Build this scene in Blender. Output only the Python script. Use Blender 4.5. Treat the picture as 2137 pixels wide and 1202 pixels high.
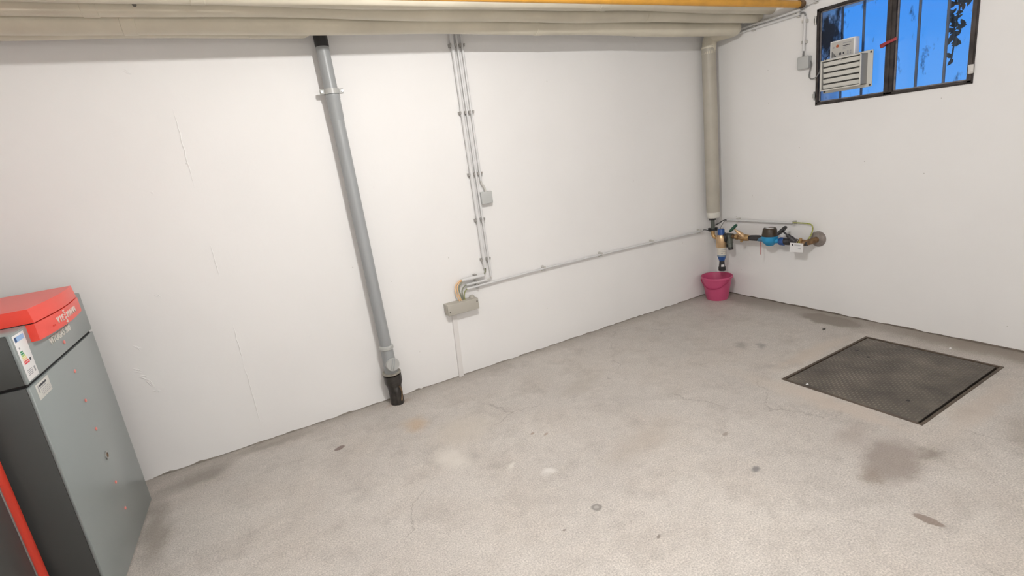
import bpy, bmesh, math, random
from mathutils import Vector, Matrix, Euler
random.seed(7)
PI = math.pi
for o in list(bpy.data.objects): bpy.data.objects.remove(o)
scene = bpy.context.scene
COL = scene.collection

# ------------------------------------------------------------------ camera
# Corner of back wall (y=0) and right wall (x=0) is the origin; room is x<0, y<0.
cam_d = bpy.data.cameras.new('camera'); cam = bpy.data.objects.new('camera', cam_d); COL.objects.link(cam)
cam_d.sensor_width = 36.0; cam_d.lens = 18.208; cam_d.clip_start = 0.02
yaw, pitch, roll = 0.471200547, -0.255231728, -0.130399062
_f = Vector((math.sin(yaw)*math.cos(pitch), math.cos(yaw)*math.cos(pitch), math.sin(pitch)))
_r = Vector((math.cos(yaw), -math.sin(yaw), 0)); _u = _r.cross(_f)
_r2 = _r*math.cos(roll) + _u*math.sin(roll); _u2 = -_r*math.sin(roll) + _u*math.cos(roll)
m = Matrix((_r2, _u2, -_f)).transposed().to_4x4(); m.translation = (-4.09023, -3.50321, 1.6)
cam.matrix_world = m
scene.camera = cam

# ------------------------------------------------------------------ world, exposure
w = bpy.data.worlds.new('dusk_sky'); scene.world = w; w.use_nodes = True
bg = w.node_tree.nodes['Background']; bg.inputs[1].default_value = 1.0
_tc = w.node_tree.nodes.new('ShaderNodeTexCoord'); _sx = w.node_tree.nodes.new('ShaderNodeSeparateXYZ'); _rp = w.node_tree.nodes.new('ShaderNodeValToRGB')
_rp.color_ramp.elements[0].position = 0.0; _rp.color_ramp.elements[0].color = (0.13, 0.42, 1.0, 1)
_rp.color_ramp.elements[1].position = 0.22; _rp.color_ramp.elements[1].color = (0.022, 0.29, 1.0, 1)
w.node_tree.links.new(_tc.outputs['Generated'], _sx.inputs[0]); w.node_tree.links.new(_sx.outputs['Z'], _rp.inputs[0]); w.node_tree.links.new(_rp.outputs[0], bg.inputs[0])
vs = scene.view_settings
vs.view_transform = 'Standard'; vs.look = 'None'; vs.gamma = 1.0; vs.use_curve_mapping = False; vs.exposure = 0.0
LAMP_WATTS = 95.0
FILL_BATTEN_WATTS = 11.0
FILL_PENDANT_WATTS = 62.0
LAMP_POS = (-3.16, -2.10, 2.475)

# ------------------------------------------------------------------ materials
MATS = {}
def mat(name, col, rough=0.5, metal=0.0, var=0.0, vscale=8.0, bump=0.0, bscale=200.0, spec=0.5, coat=0.0, emit=None):
    if name in MATS: return MATS[name]
    M = bpy.data.materials.new(name); M.use_nodes = True; nt = M.node_tree
    b = nt.nodes['Principled BSDF']
    b.inputs['Base Color'].default_value = (*col, 1); b.inputs['Roughness'].default_value = rough
    b.inputs['Metallic'].default_value = metal; b.inputs['Specular IOR Level'].default_value = spec
    b.inputs['Coat Weight'].default_value = coat
    tc = nt.nodes.new('ShaderNodeTexCoord')
    if var > 0:
        n = nt.nodes.new('ShaderNodeTexNoise'); n.inputs['Scale'].default_value = vscale; n.inputs['Detail'].default_value = 5
        nt.links.new(tc.outputs['Object'], n.inputs['Vector'])
        r = nt.nodes.new('ShaderNodeValToRGB')
        r.color_ramp.elements[0].position = 0.3; r.color_ramp.elements[1].position = 0.7
        r.color_ramp.elements[0].color = (*[c*(1-var) for c in col], 1); r.color_ramp.elements[1].color = (*[min(1, c*(1+var)) for c in col], 1)
        nt.links.new(n.outputs[0], r.inputs[0]); nt.links.new(r.outputs[0], b.inputs['Base Color'])
    if bump > 0:
        n2 = nt.nodes.new('ShaderNodeTexNoise'); n2.inputs['Scale'].default_value = bscale; n2.inputs['Detail'].default_value = 3
        nt.links.new(tc.outputs['Object'], n2.inputs['Vector'])
        bp = nt.nodes.new('ShaderNodeBump'); bp.inputs['Strength'].default_value = bump; bp.inputs['Distance'].default_value = 0.004
        nt.links.new(n2.outputs[0], bp.inputs['Height']); nt.links.new(bp.outputs[0], b.inputs['Normal'])
    if emit:
        b.inputs['Emission Color'].default_value = (*emit[:3], 1); b.inputs['Emission Strength'].default_value = emit[3]
    MATS[name] = M
    return M

def wall_material():
    M = bpy.data.materials.new('white_wall_paint'); M.use_nodes = True; nt = M.node_tree; N = nt.nodes; L = nt.links
    b = N['Principled BSDF']; b.inputs['Roughness'].default_value = 0.75; b.inputs['Specular IOR Level'].default_value = 0.25
    g = N.new('ShaderNodeNewGeometry')
    n = N.new('ShaderNodeTexNoise'); n.inputs['Scale'].default_value = 1.3; n.inputs['Detail'].default_value = 4; L.new(g.outputs['Position'], n.inputs['Vector'])
    r = N.new('ShaderNodeValToRGB'); r.color_ramp.elements[0].position = 0.35; r.color_ramp.elements[1].position = 0.65
    r.color_ramp.elements[0].color = (0.865, 0.855, 0.845, 1); r.color_ramp.elements[1].color = (0.892, 0.882, 0.872, 1); L.new(n.outputs[0], r.inputs[0])
    # sparse small pits in the plaster
    v = N.new('ShaderNodeTexVoronoi'); v.inputs['Scale'].default_value = 9.0; L.new(g.outputs['Position'], v.inputs['Vector'])
    sep = N.new('ShaderNodeSeparateColor'); L.new(v.outputs['Color'], sep.inputs[0])
    thr = N.new('ShaderNodeMath'); thr.operation = 'GREATER_THAN'; thr.inputs[1].default_value = 0.80; L.new(sep.outputs[0], thr.inputs[0])
    ds = N.new('ShaderNodeMath'); ds.operation = 'LESS_THAN'; ds.inputs[1].default_value = 0.035; L.new(v.outputs['Distance'], ds.inputs[0])
    mm = N.new('ShaderNodeMath'); mm.operation = 'MULTIPLY'; L.new(thr.outputs[0], mm.inputs[0]); L.new(ds.outputs[0], mm.inputs[1])
    m2 = N.new('ShaderNodeMath'); m2.operation = 'MULTIPLY'; m2.inputs[1].default_value = 0.45; L.new(mm.outputs[0], m2.inputs[0])
    mx = N.new('ShaderNodeMix'); mx.data_type = 'RGBA'; L.new(m2.outputs[0], mx.inputs[0]); L.new(r.outputs[0], mx.inputs[6]); mx.inputs[7].default_value = (0.35, 0.32, 0.29, 1)
    L.new(mx.outputs[2], b.inputs['Base Color'])
    n2 = N.new('ShaderNodeTexNoise'); n2.inputs['Scale'].default_value = 6; n2.inputs['Detail'].default_value = 8; L.new(g.outputs['Position'], n2.inputs['Vector'])
    bp = N.new('ShaderNodeBump'); bp.inputs['Strength'].default_value = 0.25; bp.inputs['Distance'].default_value = 0.01; L.new(n2.outputs[0], bp.inputs['Height']); L.new(bp.outputs[0], b.inputs['Normal'])
    return M

def floor_material():
    M = bpy.data.materials.new('worn_concrete'); M.use_nodes = True; nt = M.node_tree; N = nt.nodes; L = nt.links
    b = N['Principled BSDF']; b.inputs['Specular IOR Level'].default_value = 0.4
    g = N.new('ShaderNodeNewGeometry'); P = g.outputs['Position']
    def noise(s, d=6, ro=0.6):
        n = N.new('ShaderNodeTexNoise'); n.inputs['Scale'].default_value = s; n.inputs['Detail'].default_value = d; n.inputs['Roughness'].default_value = ro
        L.new(P, n.inputs['Vector']); return n
    def ramp(src, p0, p1, c0=(0,0,0), c1=(1,1,1)):
        r = N.new('ShaderNodeValToRGB'); e = r.color_ramp.elements; e[0].position = p0; e[1].position = p1
        e[0].color = (*c0, 1); e[1].color = (*c1, 1); L.new(src, r.inputs[0]); return r.outputs[0]
    def mix(fac, a, c, mode='MIX'):
        x = N.new('ShaderNodeMix'); x.data_type = 'RGBA'; x.blend_type = mode
        if isinstance(fac, float): x.inputs[0].default_value = fac
        else: L.new(fac, x.inputs[0])
        L.new(a, x.inputs[6])
        if isinstance(c, tuple): x.inputs[7].default_value = (*c, 1)
        else: L.new(c, x.inputs[7])
        return x.outputs[2]
    def math_(op, a, c=None):
        x = N.new('ShaderNodeMath'); x.operation = op
        if isinstance(a, (int, float)): x.inputs[0].default_value = a
        else: L.new(a, x.inputs[0])
        if c is not None:
            if isinstance(c, (int, float)): x.inputs[1].default_value = c
            else: L.new(c, x.inputs[1])
        return x.outputs[0]
    base = ramp(noise(1.1, 8).outputs[0], 0.32, 0.68, FLOOR_A, FLOOR_B)
    warm = ramp(noise(2.3, 6).outputs[0], 0.45, 0.75)
    base = mix(math_('MULTIPLY', warm, 0.35), base, (0.47, 0.405, 0.345))
    dk = ramp(noise(4.5, 8, 0.7).outputs[0], 0.50, 0.72)
    base = mix(math_('MULTIPLY', dk, 0.5), base, (0.31, 0.28, 0.25))
    # aggregate speckle
    sp = noise(140, 3, 0.7)
    base = mix(0.75, base, ramp(sp.outputs[0], 0.33, 0.67, (0.62,)*3, (1.32,)*3), 'MULTIPLY')
    base = mix(0.35, base, ramp(noise(16, 5, 0.7).outputs[0], 0.30, 0.70, (0.80,)*3, (1.18,)*3), 'MULTIPLY')
    sp2 = ramp(noise(60, 4, 0.7).outputs[0], 0.66, 0.74)
    base = mix(math_('MULTIPLY', sp2, 0.35), base, (0.24, 0.20, 0.17))
    sp3 = ramp(noise(38, 4, 0.7).outputs[0], 0.67, 0.74)
    base = mix(math_('MULTIPLY', sp3, 0.7), base, (0.66, 0.62, 0.56))
    # cracks: hairlines of a coarse cell pattern, broken up by noise
    nv = noise(3.0, 6); sc = N.new('ShaderNodeVectorMath'); sc.operation = 'MULTIPLY_ADD'
    L.new(nv.outputs['Color'], sc.inputs[0]); sc.inputs[1].default_value = (0.35, 0.35, 0.0); L.new(P, sc.inputs[2])
    vo = N.new('ShaderNodeTexVoronoi'); vo.feature = 'DISTANCE_TO_EDGE'; vo.inputs['Scale'].default_value = 0.85; L.new(sc.outputs[0], vo.inputs['Vector'])
    cr = ramp(vo.outputs['Distance'], 0.0, 0.0055, (1,1,1), (0,0,0))
    cm = ramp(noise(1.7, 3).outputs[0], 0.50, 0.58)
    base = mix(math_('MULTIPLY', math_('MULTIPLY', cr, cm), 0.5), base, (0.22, 0.19, 0.17))
    # distorted position for floor marks
    nd = noise(7.0, 6); off = N.new('ShaderNodeVectorMath'); off.operation = 'MULTIPLY_ADD'
    L.new(nd.outputs['Color'], off.inputs[0]); off.inputs[1].default_value = (0.16, 0.16, 0); L.new(P, off.inputs[2])
    sub = N.new('ShaderNodeVectorMath'); sub.operation = 'SUBTRACT'; L.new(off.outputs[0], sub.inputs[0]); sub.inputs[1].default_value = (0.08, 0.08, 0)
    nd2 = noise(30.0, 4); off2 = N.new('ShaderNodeVectorMath'); off2.operation = 'MULTIPLY_ADD'
    L.new(nd2.outputs['Color'], off2.inputs[0]); off2.inputs[1].default_value = (0.02, 0.02, 0); L.new(P, off2.inputs[2])
    sub2 = N.new('ShaderNodeVectorMath'); sub2.operation = 'SUBTRACT'; L.new(off2.outputs[0], sub2.inputs[0]); sub2.inputs[1].default_value = (0.01, 0.01, 0)
    def floor_mark(base, x, y, rx, ry, rot, col, s, soft, fine=False):
        mp = N.new('ShaderNodeMapping'); mp.vector_type = 'TEXTURE'
        mp.inputs['Location'].default_value = (x, y, 0); mp.inputs['Rotation'].default_value = (0, 0, rot); mp.inputs['Scale'].default_value = (rx, ry, 1)
        L.new((sub2 if fine else sub).outputs[0], mp.inputs['Vector'])
        ln = N.new('ShaderNodeVectorMath'); ln.operation = 'LENGTH'; L.new(mp.outputs[0], ln.inputs[0])
        mr = N.new('ShaderNodeMapRange'); mr.interpolation_type = 'SMOOTHSTEP'
        mr.inputs['From Min'].default_value = 1.0; mr.inputs['From Max'].default_value = 1.0 - soft; mr.inputs['To Max'].default_value = s
        L.new(ln.outputs['Value'], mr.inputs['Value'])
        return mix(mr.outputs[0], base, col)
    for a in FLOOR_MARKS: base = floor_mark(base, *a)
    # dirt and old damp along the foot of the two walls
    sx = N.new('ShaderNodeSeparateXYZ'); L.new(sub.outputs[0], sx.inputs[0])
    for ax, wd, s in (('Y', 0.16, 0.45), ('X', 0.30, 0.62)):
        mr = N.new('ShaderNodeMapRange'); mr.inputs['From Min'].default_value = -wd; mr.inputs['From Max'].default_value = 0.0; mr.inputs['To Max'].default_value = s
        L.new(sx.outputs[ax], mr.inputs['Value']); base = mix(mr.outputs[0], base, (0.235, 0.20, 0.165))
    L.new(base, b.inputs['Base Color'])
    L.new(ramp(noise(2.0, 6).outputs[0], 0.3, 0.7, (0.42,)*3, (0.62,)*3), b.inputs['Roughness'])
    bp = N.new('ShaderNodeBump'); bp.inputs['Strength'].default_value = 0.35; bp.inputs['Distance'].default_value = 0.004
    L.new(noise(90, 6, 0.65).outputs[0], bp.inputs['Height']); L.new(bp.outputs[0], b.inputs['Normal'])
    return M

FLOOR_A = (0.49, 0.455, 0.42); FLOOR_B = (0.60, 0.56, 0.515)
FLOOR_MARKS = [
 # stains and pale patches: x, y, rx, ry, rot, colour, strength, softness, fine
 (-3.84, -0.44, 0.04, 0.026, 0.3, (0.17, 0.115, 0.10), 0.85, 0.3, True),
 (-3.37, -0.48, 0.12, 0.16, 0.0, (0.52, 0.36, 0.21), 0.55, 0.9),
 (-3.37, -0.10, 0.12, 0.06, 0.0, (0.36, 0.24, 0.17), 0.6, 0.8),
 (-3.33, -1.00, 0.13, 0.17, 0.3, (0.68, 0.64, 0.58), 0.7, 0.9),  # whitish patch, paler than the concrete around it
 (-3.15, -0.75, 0.30, 0.25, 0.3, (0.56, 0.50, 0.42), 0.45, 0.9),
 (-1.68, -2.40, 0.27, 0.17, 0.35, (0.22, 0.175, 0.15), 0.62, 0.6),
 (-1.52, -2.48, 0.09, 0.07, 0.3, (0.16, 0.13, 0.10), 0.6, 0.9),
 (-1.86, -2.40, 0.09, 0.08, 0.3, (0.20, 0.15, 0.11), 0.5, 0.9),
 (-1.05, -2.72, 0.30, 0.18, 0.5, (0.25, 0.21, 0.17), 0.5, 0.9),
 (-1.60, -2.18, 0.22, 0.10, 0.2, (0.30, 0.245, 0.21), 0.45, 0.9),
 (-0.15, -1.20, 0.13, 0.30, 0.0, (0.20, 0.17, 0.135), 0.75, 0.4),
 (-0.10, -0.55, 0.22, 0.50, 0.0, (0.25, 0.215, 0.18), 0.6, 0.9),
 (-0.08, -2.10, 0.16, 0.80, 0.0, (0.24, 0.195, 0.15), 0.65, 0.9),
 (-1.977, -2.68, 0.062, 0.024, -1.45, (0.22, 0.165, 0.135), 0.8, 0.3, True),
 (-2.95, -1.82, 0.030, 0.030, 0, (0.20, 0.185, 0.17), 0.8, 0.4, True),
 (-2.95, -1.82, 0.014, 0.014, 0, (0.42, 0.39, 0.36), 0.8, 0.4, True),
 (-2.19, -2.07, 0.035, 0.025, 0.4, (0.17, 0.165, 0.165), 0.8, 0.7, True),
 (-1.01, -1.06, 0.10, 0.06, 0.8, (0.20, 0.18, 0.165), 0.5, 0.9),
 (-0.92, -1.17, 0.06, 0.05, 0.8, (0.16, 0.15, 0.145), 0.55, 0.9),
 (-0.36, -1.29, 0.025, 0.012, 0.5, (0.08, 0.07, 0.055), 0.9, 0.5, True),
 (-0.74, -1.62, 0.025, 0.012, 0.2, (0.08, 0.07, 0.055), 0.0, 0.5, True),
 (-4.62, -0.18, 0.30, 0.13, 0.25, (0.22, 0.195, 0.165), 0.65, 0.8),
 (-4.78, -0.60, 0.10, 0.50, 0.05, (0.20, 0.17, 0.14), 0.6, 0.9),
 (-4.20, -0.08, 0.35, 0.06, 0.0, (0.28, 0.25, 0.215), 0.5, 0.8),
 (-3.11, -1.29, 0.05, 0.025, 0.8, (0.70, 0.67, 0.61), 0.7, 0.7),
 (-2.98, -1.46, 0.05, 0.05, 0.0, (0.72, 0.69, 0.65), 0.75, 0.8),
 (-2.85, -1.08, 0.022, 0.014, 0.3, (0.26, 0.17, 0.12), 0.7, 0.6, True),
 (-2.79, -1.14, 0.022, 0.012, 0.3, (0.28, 0.19, 0.13), 0.6, 0.6, True),
 (-2.05, -1.78, 0.03, 0.02, 0.3, (0.22, 0.17, 0.13), 0.6, 0.7, True),
 (-2.86, -2.12, 0.018, 0.010, 0.3, (0.15, 0.12, 0.10), 0.7, 0.6, True),
 (-3.15, -1.85, 0.012, 0.008, 0.3, (0.15, 0.12, 0.10), 0.7, 0.6, True),
 (-1.40, -1.70, 0.12, 0.60, 0.0, (0.56, 0.48, 0.40), 0.30, 0.8),
 (-0.80, -1.48, 0.60, 0.10, 0.0, (0.56, 0.48, 0.40), 0.55, 0.8),
 (-1.36, -1.98, 0.10, 0.48, 0.0, (0.56, 0.48, 0.41), 0.55, 0.7),
 (-0.85, -2.44, 0.60, 0.10, 0.03, (0.52, 0.44, 0.37), 0.5, 0.8),
 (-2.25, -0.75, 0.30, 0.14, 0.3, (0.34, 0.30, 0.25), 0.35, 0.9),
 (-2.45, -1.55, 0.40, 0.16, 0.2, (0.36, 0.30, 0.24), 0.35, 0.9),
]
for i, s in enumerate(FLOOR_MARKS):
    if len(s) == 8: FLOOR_MARKS[i] = s + (False,)

WALL = wall_material(); FLOOR = floor_material()
PVC = mat('grey_pvc', (0.33, 0.345, 0.35), 0.38, var=0.05, vscale=3)
PVC_LIGHT = mat('light_grey_pvc', (0.45, 0.455, 0.44), 0.35)
BLACKPVC = mat('black_plastic', (0.022, 0.022, 0.023), 0.5)
IRON = mat('black_cast_iron', (0.03, 0.026, 0.023), 0.42, var=0.5, vscale=30, bump=0.4, bscale=60)
RUST = mat('rusty_iron', (0.16, 0.10, 0.055), 0.7, var=0.5, vscale=40)
CONDUIT = mat('conduit_grey', (0.70, 0.70, 0.70), 0.35)
CLIP = mat('clip_grey', (0.40, 0.385, 0.365), 0.55)
CLIPLIGHT = mat('clip_pale_grey', (0.60, 0.585, 0.55), 0.5)
SCREW = mat('dark_screw', (0.12, 0.11, 0.10), 0.45, metal=0.6)
JBOX = mat('junction_box_grey', (0.50, 0.51, 0.50), 0.45)
DBOX = mat('beige_grey_box', (0.46, 0.435, 0.38), 0.5)
TRUNK = mat('white_trunking', (0.80, 0.78, 0.76), 0.45)
INSUL = mat('insulation_jacket', (0.66, 0.615, 0.50), 0.45, var=0.08, vscale=4, bump=0.15, bscale=12)
INSULTOP = mat('riser_jacket', (0.45, 0.42, 0.355), 0.42, var=0.08, vscale=5, bump=0.15, bscale=12)
GASYEL = mat('orange_yellow_gas_pipe', (0.72, 0.36, 0.05), 0.45, var=0.10, vscale=10)
STEEL = mat('dull_steel', (0.45, 0.45, 0.44), 0.35, metal=0.8)
BRASS = mat('brass', (0.52, 0.34, 0.16), 0.38, metal=0.75, var=0.25, vscale=25)
BRASSHI = mat('pale_bronze', (0.62, 0.43, 0.25), 0.35, metal=0.7, var=0.1, vscale=20)
OLDBRASS = mat('tarnished_brass', (0.20, 0.12, 0.06), 0.5, metal=0.5, var=0.4, vscale=30)
BLUE = mat('meter_blue', (0.02, 0.27, 0.52), 0.4)
DBLUE = mat('dark_blue_plastic', (0.02, 0.08, 0.28), 0.4)
NAVY = mat('navy_plastic', (0.02, 0.035, 0.09), 0.4)
GREYP = mat('grey_green_plastic', (0.09, 0.10, 0.085), 0.45)
DKGREY = mat('dark_grey_metal', (0.05, 0.047, 0.05), 0.45, metal=0.3, var=0.3, vscale=30)
BROWNCAP = mat('brown_black_lid', (0.045, 0.03, 0.018), 0.35)
GREENW = mat('green_handwheel', (0.01, 0.075, 0.045), 0.4)
WHITEP = mat('white_print_stock', (0.80, 0.80, 0.80), 0.5)
INK = mat('dark_ink', (0.05, 0.05, 0.06), 0.6)
GREYINK = mat('grey_ink', (0.35, 0.35, 0.37), 0.6)
REDWIRE = mat('red_wire', (0.45, 0.04, 0.03), 0.5)
EARTH = mat('green_yellow_wire', (0.38, 0.40, 0.10), 0.5, var=0.3, vscale=60)
BLACKW = mat('black_wire', (0.03, 0.03, 0.03), 0.5)
GREYW = mat('grey_wire', (0.22, 0.22, 0.22), 0.5)
TANW = mat('tan_wire', (0.78, 0.52, 0.30), 0.5)
TANW2 = mat('orange_wire', (0.80, 0.50, 0.24), 0.5)
GREENWIRE = mat('green_wire', (0.26, 0.28, 0.10), 0.5)
OLIVEW = mat('olive_wire', (0.22, 0.23, 0.16), 0.5)
PINK = mat('pink_plastic', (0.56, 0.08, 0.19), 0.38, spec=0.5)
PINKD = mat('pink_handle', (0.38, 0.02, 0.09), 0.4)
BOILER = mat('boiler_silver_grey', (0.30, 0.338, 0.335), 0.28, metal=0.25, spec=0.5)
BOILERSIDE = mat('boiler_charcoal', (0.052, 0.055, 0.053), 0.42)
BLACKGAP = mat('black_joint', (0.008, 0.008, 0.008), 0.6)
RED = mat('signal_red', (0.84, 0.062, 0.038), 0.3)
REDDARK = mat('red_trim', (0.50, 0.03, 0.012), 0.4)
SILVERTXT = mat('pale_lettering', (0.78, 0.76, 0.70), 0.4)
PINKPIN = mat('red_pin', (0.75, 0.25, 0.22), 0.3)
PLATE = mat('chequer_plate', (0.115, 0.10, 0.082), 0.5, metal=0.25, var=0.45, vscale=5, bump=0.4, bscale=150)
PLATERIB = mat('chequer_plate_rib', (0.19, 0.168, 0.14), 0.42, metal=0.3, var=0.4, vscale=5)
PLATEFRAME = mat('cover_frame_steel', (0.10, 0.075, 0.055), 0.6, metal=0.2, var=0.4, vscale=12)
WINFRAME = mat('rusty_window_steel', (0.045, 0.037, 0.034), 0.6, metal=0.2, var=0.6, vscale=14, bump=0.3, bscale=80)
PUTTY = mat('grey_putty', (0.22, 0.20, 0.20), 0.8, var=0.3, vscale=25)
FANW = mat('fan_off_white', (0.66, 0.65, 0.60), 0.4)
FANG = mat('fan_grey', (0.34, 0.335, 0.32), 0.45)
PSUW = mat('ballast_white', (0.82, 0.82, 0.82), 0.4)
PSUL = mat('ballast_label_grey', (0.50, 0.49, 0.46), 0.5)
LATCHRED = mat('red_latch', (0.33, 0.035, 0.04), 0.45)
BARM = mat('window_bar_steel', (0.22, 0.23, 0.25), 0.6)
LEAF = mat('dark_leaf', (0.06, 0.08, 0.09), 0.7)
CONCRETE = mat('shaft_concrete', (0.35, 0.35, 0.35), 0.85, var=0.2, vscale=3)

def glass_material():
    M = bpy.data.materials.new('dirty_window_glass'); M.use_nodes = True; nt = M.node_tree; N = nt.nodes; L = nt.links
    out = N['Material Output']; N.remove(N['Principled BSDF'])
    tr = N.new('ShaderNodeBsdfTransparent'); tr.inputs[0].default_value = (0.93, 0.95, 0.97, 1)
    gl = N.new('ShaderNodeBsdfGlossy'); gl.inputs['Roughness'].default_value = 0.05
    fr = N.new('ShaderNodeFresnel'); fr.inputs[0].default_value = 1.45
    half = N.new('ShaderNodeMath'); half.operation = 'MULTIPLY'; half.inputs[1].default_value = 0.6; L.new(fr.outputs[0], half.inputs[0])
    m1 = N.new('ShaderNodeMixShader'); L.new(half.outputs[0], m1.inputs[0]); L.new(tr.outputs[0], m1.inputs[1]); L.new(gl.outputs[0], m1.inputs[2])
    df = N.new('ShaderNodeBsdfDiffuse'); df.inputs[0].default_value = (0.03, 0.035, 0.05, 1)
    g = N.new('ShaderNodeNewGeometry')
    mp = N.new('ShaderNodeMapping'); mp.inputs['Scale'].default_value = (1, 1.0, 0.45); L.new(g.outputs['Position'], mp.inputs[0])
    n = N.new('ShaderNodeTexNoise'); n.inputs['Scale'].default_value = 16; n.inputs['Detail'].default_value = 8; n.inputs['Roughness'].default_value = 0.65; L.new(mp.outputs[0], n.inputs['Vector'])
    # soot smear in the upper part of the left pane, next to the hinge side
    mp2 = N.new('ShaderNodeMapping'); mp2.vector_type = 'TEXTURE'; mp2.inputs['Location'].default_value = (0.0, -1.06, 2.10); mp2.inputs['Scale'].default_value = (10, 0.13, 0.26)
    L.new(g.outputs['Position'], mp2.inputs[0])
    ln = N.new('ShaderNodeVectorMath'); ln.operation = 'LENGTH'; L.new(mp2.outputs[0], ln.inputs[0])
    mr = N.new('ShaderNodeMapRange'); mr.inputs['From Min'].default_value = 1.25; mr.inputs['From Max'].default_value = 0.2; mr.inputs['To Max'].default_value = 0.24; L.new(ln.outputs['Value'], mr.inputs['Value'])
    ad = N.new('ShaderNodeMath'); ad.operation = 'ADD'; L.new(n.outputs[0], ad.inputs[0]); L.new(mr.outputs[0], ad.inputs[1])
    r = N.new('ShaderNodeValToRGB'); r.color_ramp.elements[0].position = 0.60; r.color_ramp.elements[1].position = 0.74
    r.color_ramp.elements[0].color = (0.02, 0.02, 0.02, 1); r.color_ramp.elements[1].color = (0.85, 0.85, 0.85, 1); L.new(ad.outputs[0], r.inputs[0])
    m2 = N.new('ShaderNodeMixShader'); L.new(r.outputs[0], m2.inputs[0]); L.new(m1.outputs[0], m2.inputs[1]); L.new(df.outputs[0], m2.inputs[2])
    L.new(m2.outputs[0], out.inputs[0])
    return M
GLASS = glass_material()

# ------------------------------------------------------------------ mesh helpers
def frame_from(d):
    d = d.normalized(); a = Vector((0, 0, 1)) if abs(d.z) < 0.9 else Vector((1, 0, 0))
    x = a.cross(d).normalized(); y = d.cross(x).normalized(); return x, y, d
class MB:
    def __init__(s): s.bm = bmesh.new()
    def box(s, c, size, bevel=0.0, rot=None, seg=2):
        t = bmesh.new(); bmesh.ops.create_cube(t, size=1.0)
        for v in t.verts: v.co = Vector((v.co.x*size[0], v.co.y*size[1], v.co.z*size[2]))
        if bevel > 0: bmesh.ops.bevel(t, geom=list(t.edges), offset=bevel, segments=seg, affect='EDGES', profile=0.5)
        M = Matrix.Translation(Vector(c)) @ (rot.to_matrix().to_4x4() if rot else Matrix())
        return s._merge(t, M)
    def box2(s, a, b, bevel=0.0, seg=2):
        a = Vector(a); b = Vector(b); return s.box((a+b)/2, [abs(v) for v in (b-a)], bevel, seg=seg)
    def _merge(s, t, M=None, smooth=False):
        if M: bmesh.ops.transform(t, matrix=M, verts=t.verts)
        mp = {v: s.bm.verts.new(v.co) for v in t.verts}
        for f in t.faces:
            nf = s.bm.faces.new([mp[v] for v in f.verts]); nf.smooth = f.smooth or smooth
        t.free(); return s
    def tube(s, pts, r, seg=16, cap=True, closed=False):
        pts = [Vector(p) for p in pts]; n = len(pts); rings = []
        rr = r if isinstance(r, (list, tuple)) else [r]*n
        x = None
        for i, p in enumerate(pts):
            if closed: d = pts[(i+1) % n]-pts[i-1]
            else: d = pts[min(i+1, n-1)]-pts[max(i-1, 0)]
            d.normalize()
            if x is None: x, y, _ = frame_from(d)
            else:
                x = (x-d*x.dot(d)).normalized(); y = d.cross(x)
            rings.append([s.bm.verts.new(p+(x*math.cos(2*PI*k/seg)+y*math.sin(2*PI*k/seg))*rr[i]) for k in range(seg)])
        for i in range(n if closed else n-1):
            a, b = rings[i], rings[(i+1) % n]
            for k in range(seg):
                f = s.bm.faces.new((a[k], a[(k+1) % seg], b[(k+1) % seg], b[k])); f.smooth = True
        if cap and not closed:
            s.bm.faces.new(list(reversed(rings[0]))); s.bm.faces.new(rings[-1])
        return s
    def lathe(s, prof, o, d, seg=24, cap=True):
        # prof: list of (distance along axis, radius); sharp edges by duplicate rings
        o = Vector(o); x, y, z = frame_from(Vector(d)); rings = []
        for h, r in prof:
            rings.append([s.bm.verts.new(o+z*h+(x*math.cos(2*PI*k/seg)+y*math.sin(2*PI*k/seg))*max(r, 1e-5)) for k in range(seg)])
        for i in range(len(rings)-1):
            a, b = rings[i], rings[i+1]
            for k in range(seg):
                f = s.bm.faces.new((a[k], a[(k+1) % seg], b[(k+1) % seg], b[k])); f.smooth = seg > 8
        if cap:
            s.bm.faces.new(list(reversed(rings[0]))); s.bm.faces.new(rings[-1])
        return s
    def cyl(s, a, b, r, seg=20, r2=None):
        a = Vector(a); b = Vector(b)
        return s.lathe([(0, r), ((b-a).length, r if r2 is None else r2)], a, b-a, seg)
    def poly(s, pts): s.bm.faces.new([s.bm.verts.new(Vector(p)) for p in pts]); return s
    def prism(s, pts, ext):
        e = Vector(ext); a = [s.bm.verts.new(Vector(p)) for p in pts]; b = [s.bm.verts.new(Vector(p)+e) for p in pts]; n = len(a)
        s.bm.faces.new(list(reversed(a))); s.bm.faces.new(b)
        for i in range(n): s.bm.faces.new((a[i], a[(i+1) % n], b[(i+1) % n], b[i]))
        return s
    def build(s, name, material, parent=None, local=False):
        bmesh.ops.recalc_face_normals(s.bm, faces=s.bm.faces)
        me = bpy.data.meshes.new(name)
        if parent is not None and not local:
            off = Vector((0, 0, 0)); q = parent
            while q is not None: off += q.location; q = q.parent
            bmesh.ops.translate(s.bm, verts=s.bm.verts, vec=-off)
        s.bm.to_mesh(me); s.bm.free(); me.materials.append(material)
        try: me.set_sharp_from_angle(angle=math.radians(38))
        except Exception: pass
        o = bpy.data.objects.new(name, me); COL.objects.link(o); o.parent = parent
        return o
def tag(o, label, cat, group=None):
    o['label'] = label; o['category'] = cat
    if group: o['group'] = group
    return o
def thing(name, label, cat, loc, group=None, rotz=0.0):
    e = bpy.data.objects.new(name, None); e.empty_display_size = 0.05; COL.objects.link(e); e.location = loc; e.rotation_euler = (0, 0, rotz)
    return tag(e, label, cat, group)
def struct(o): o['kind'] = 'structure'; return o
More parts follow.
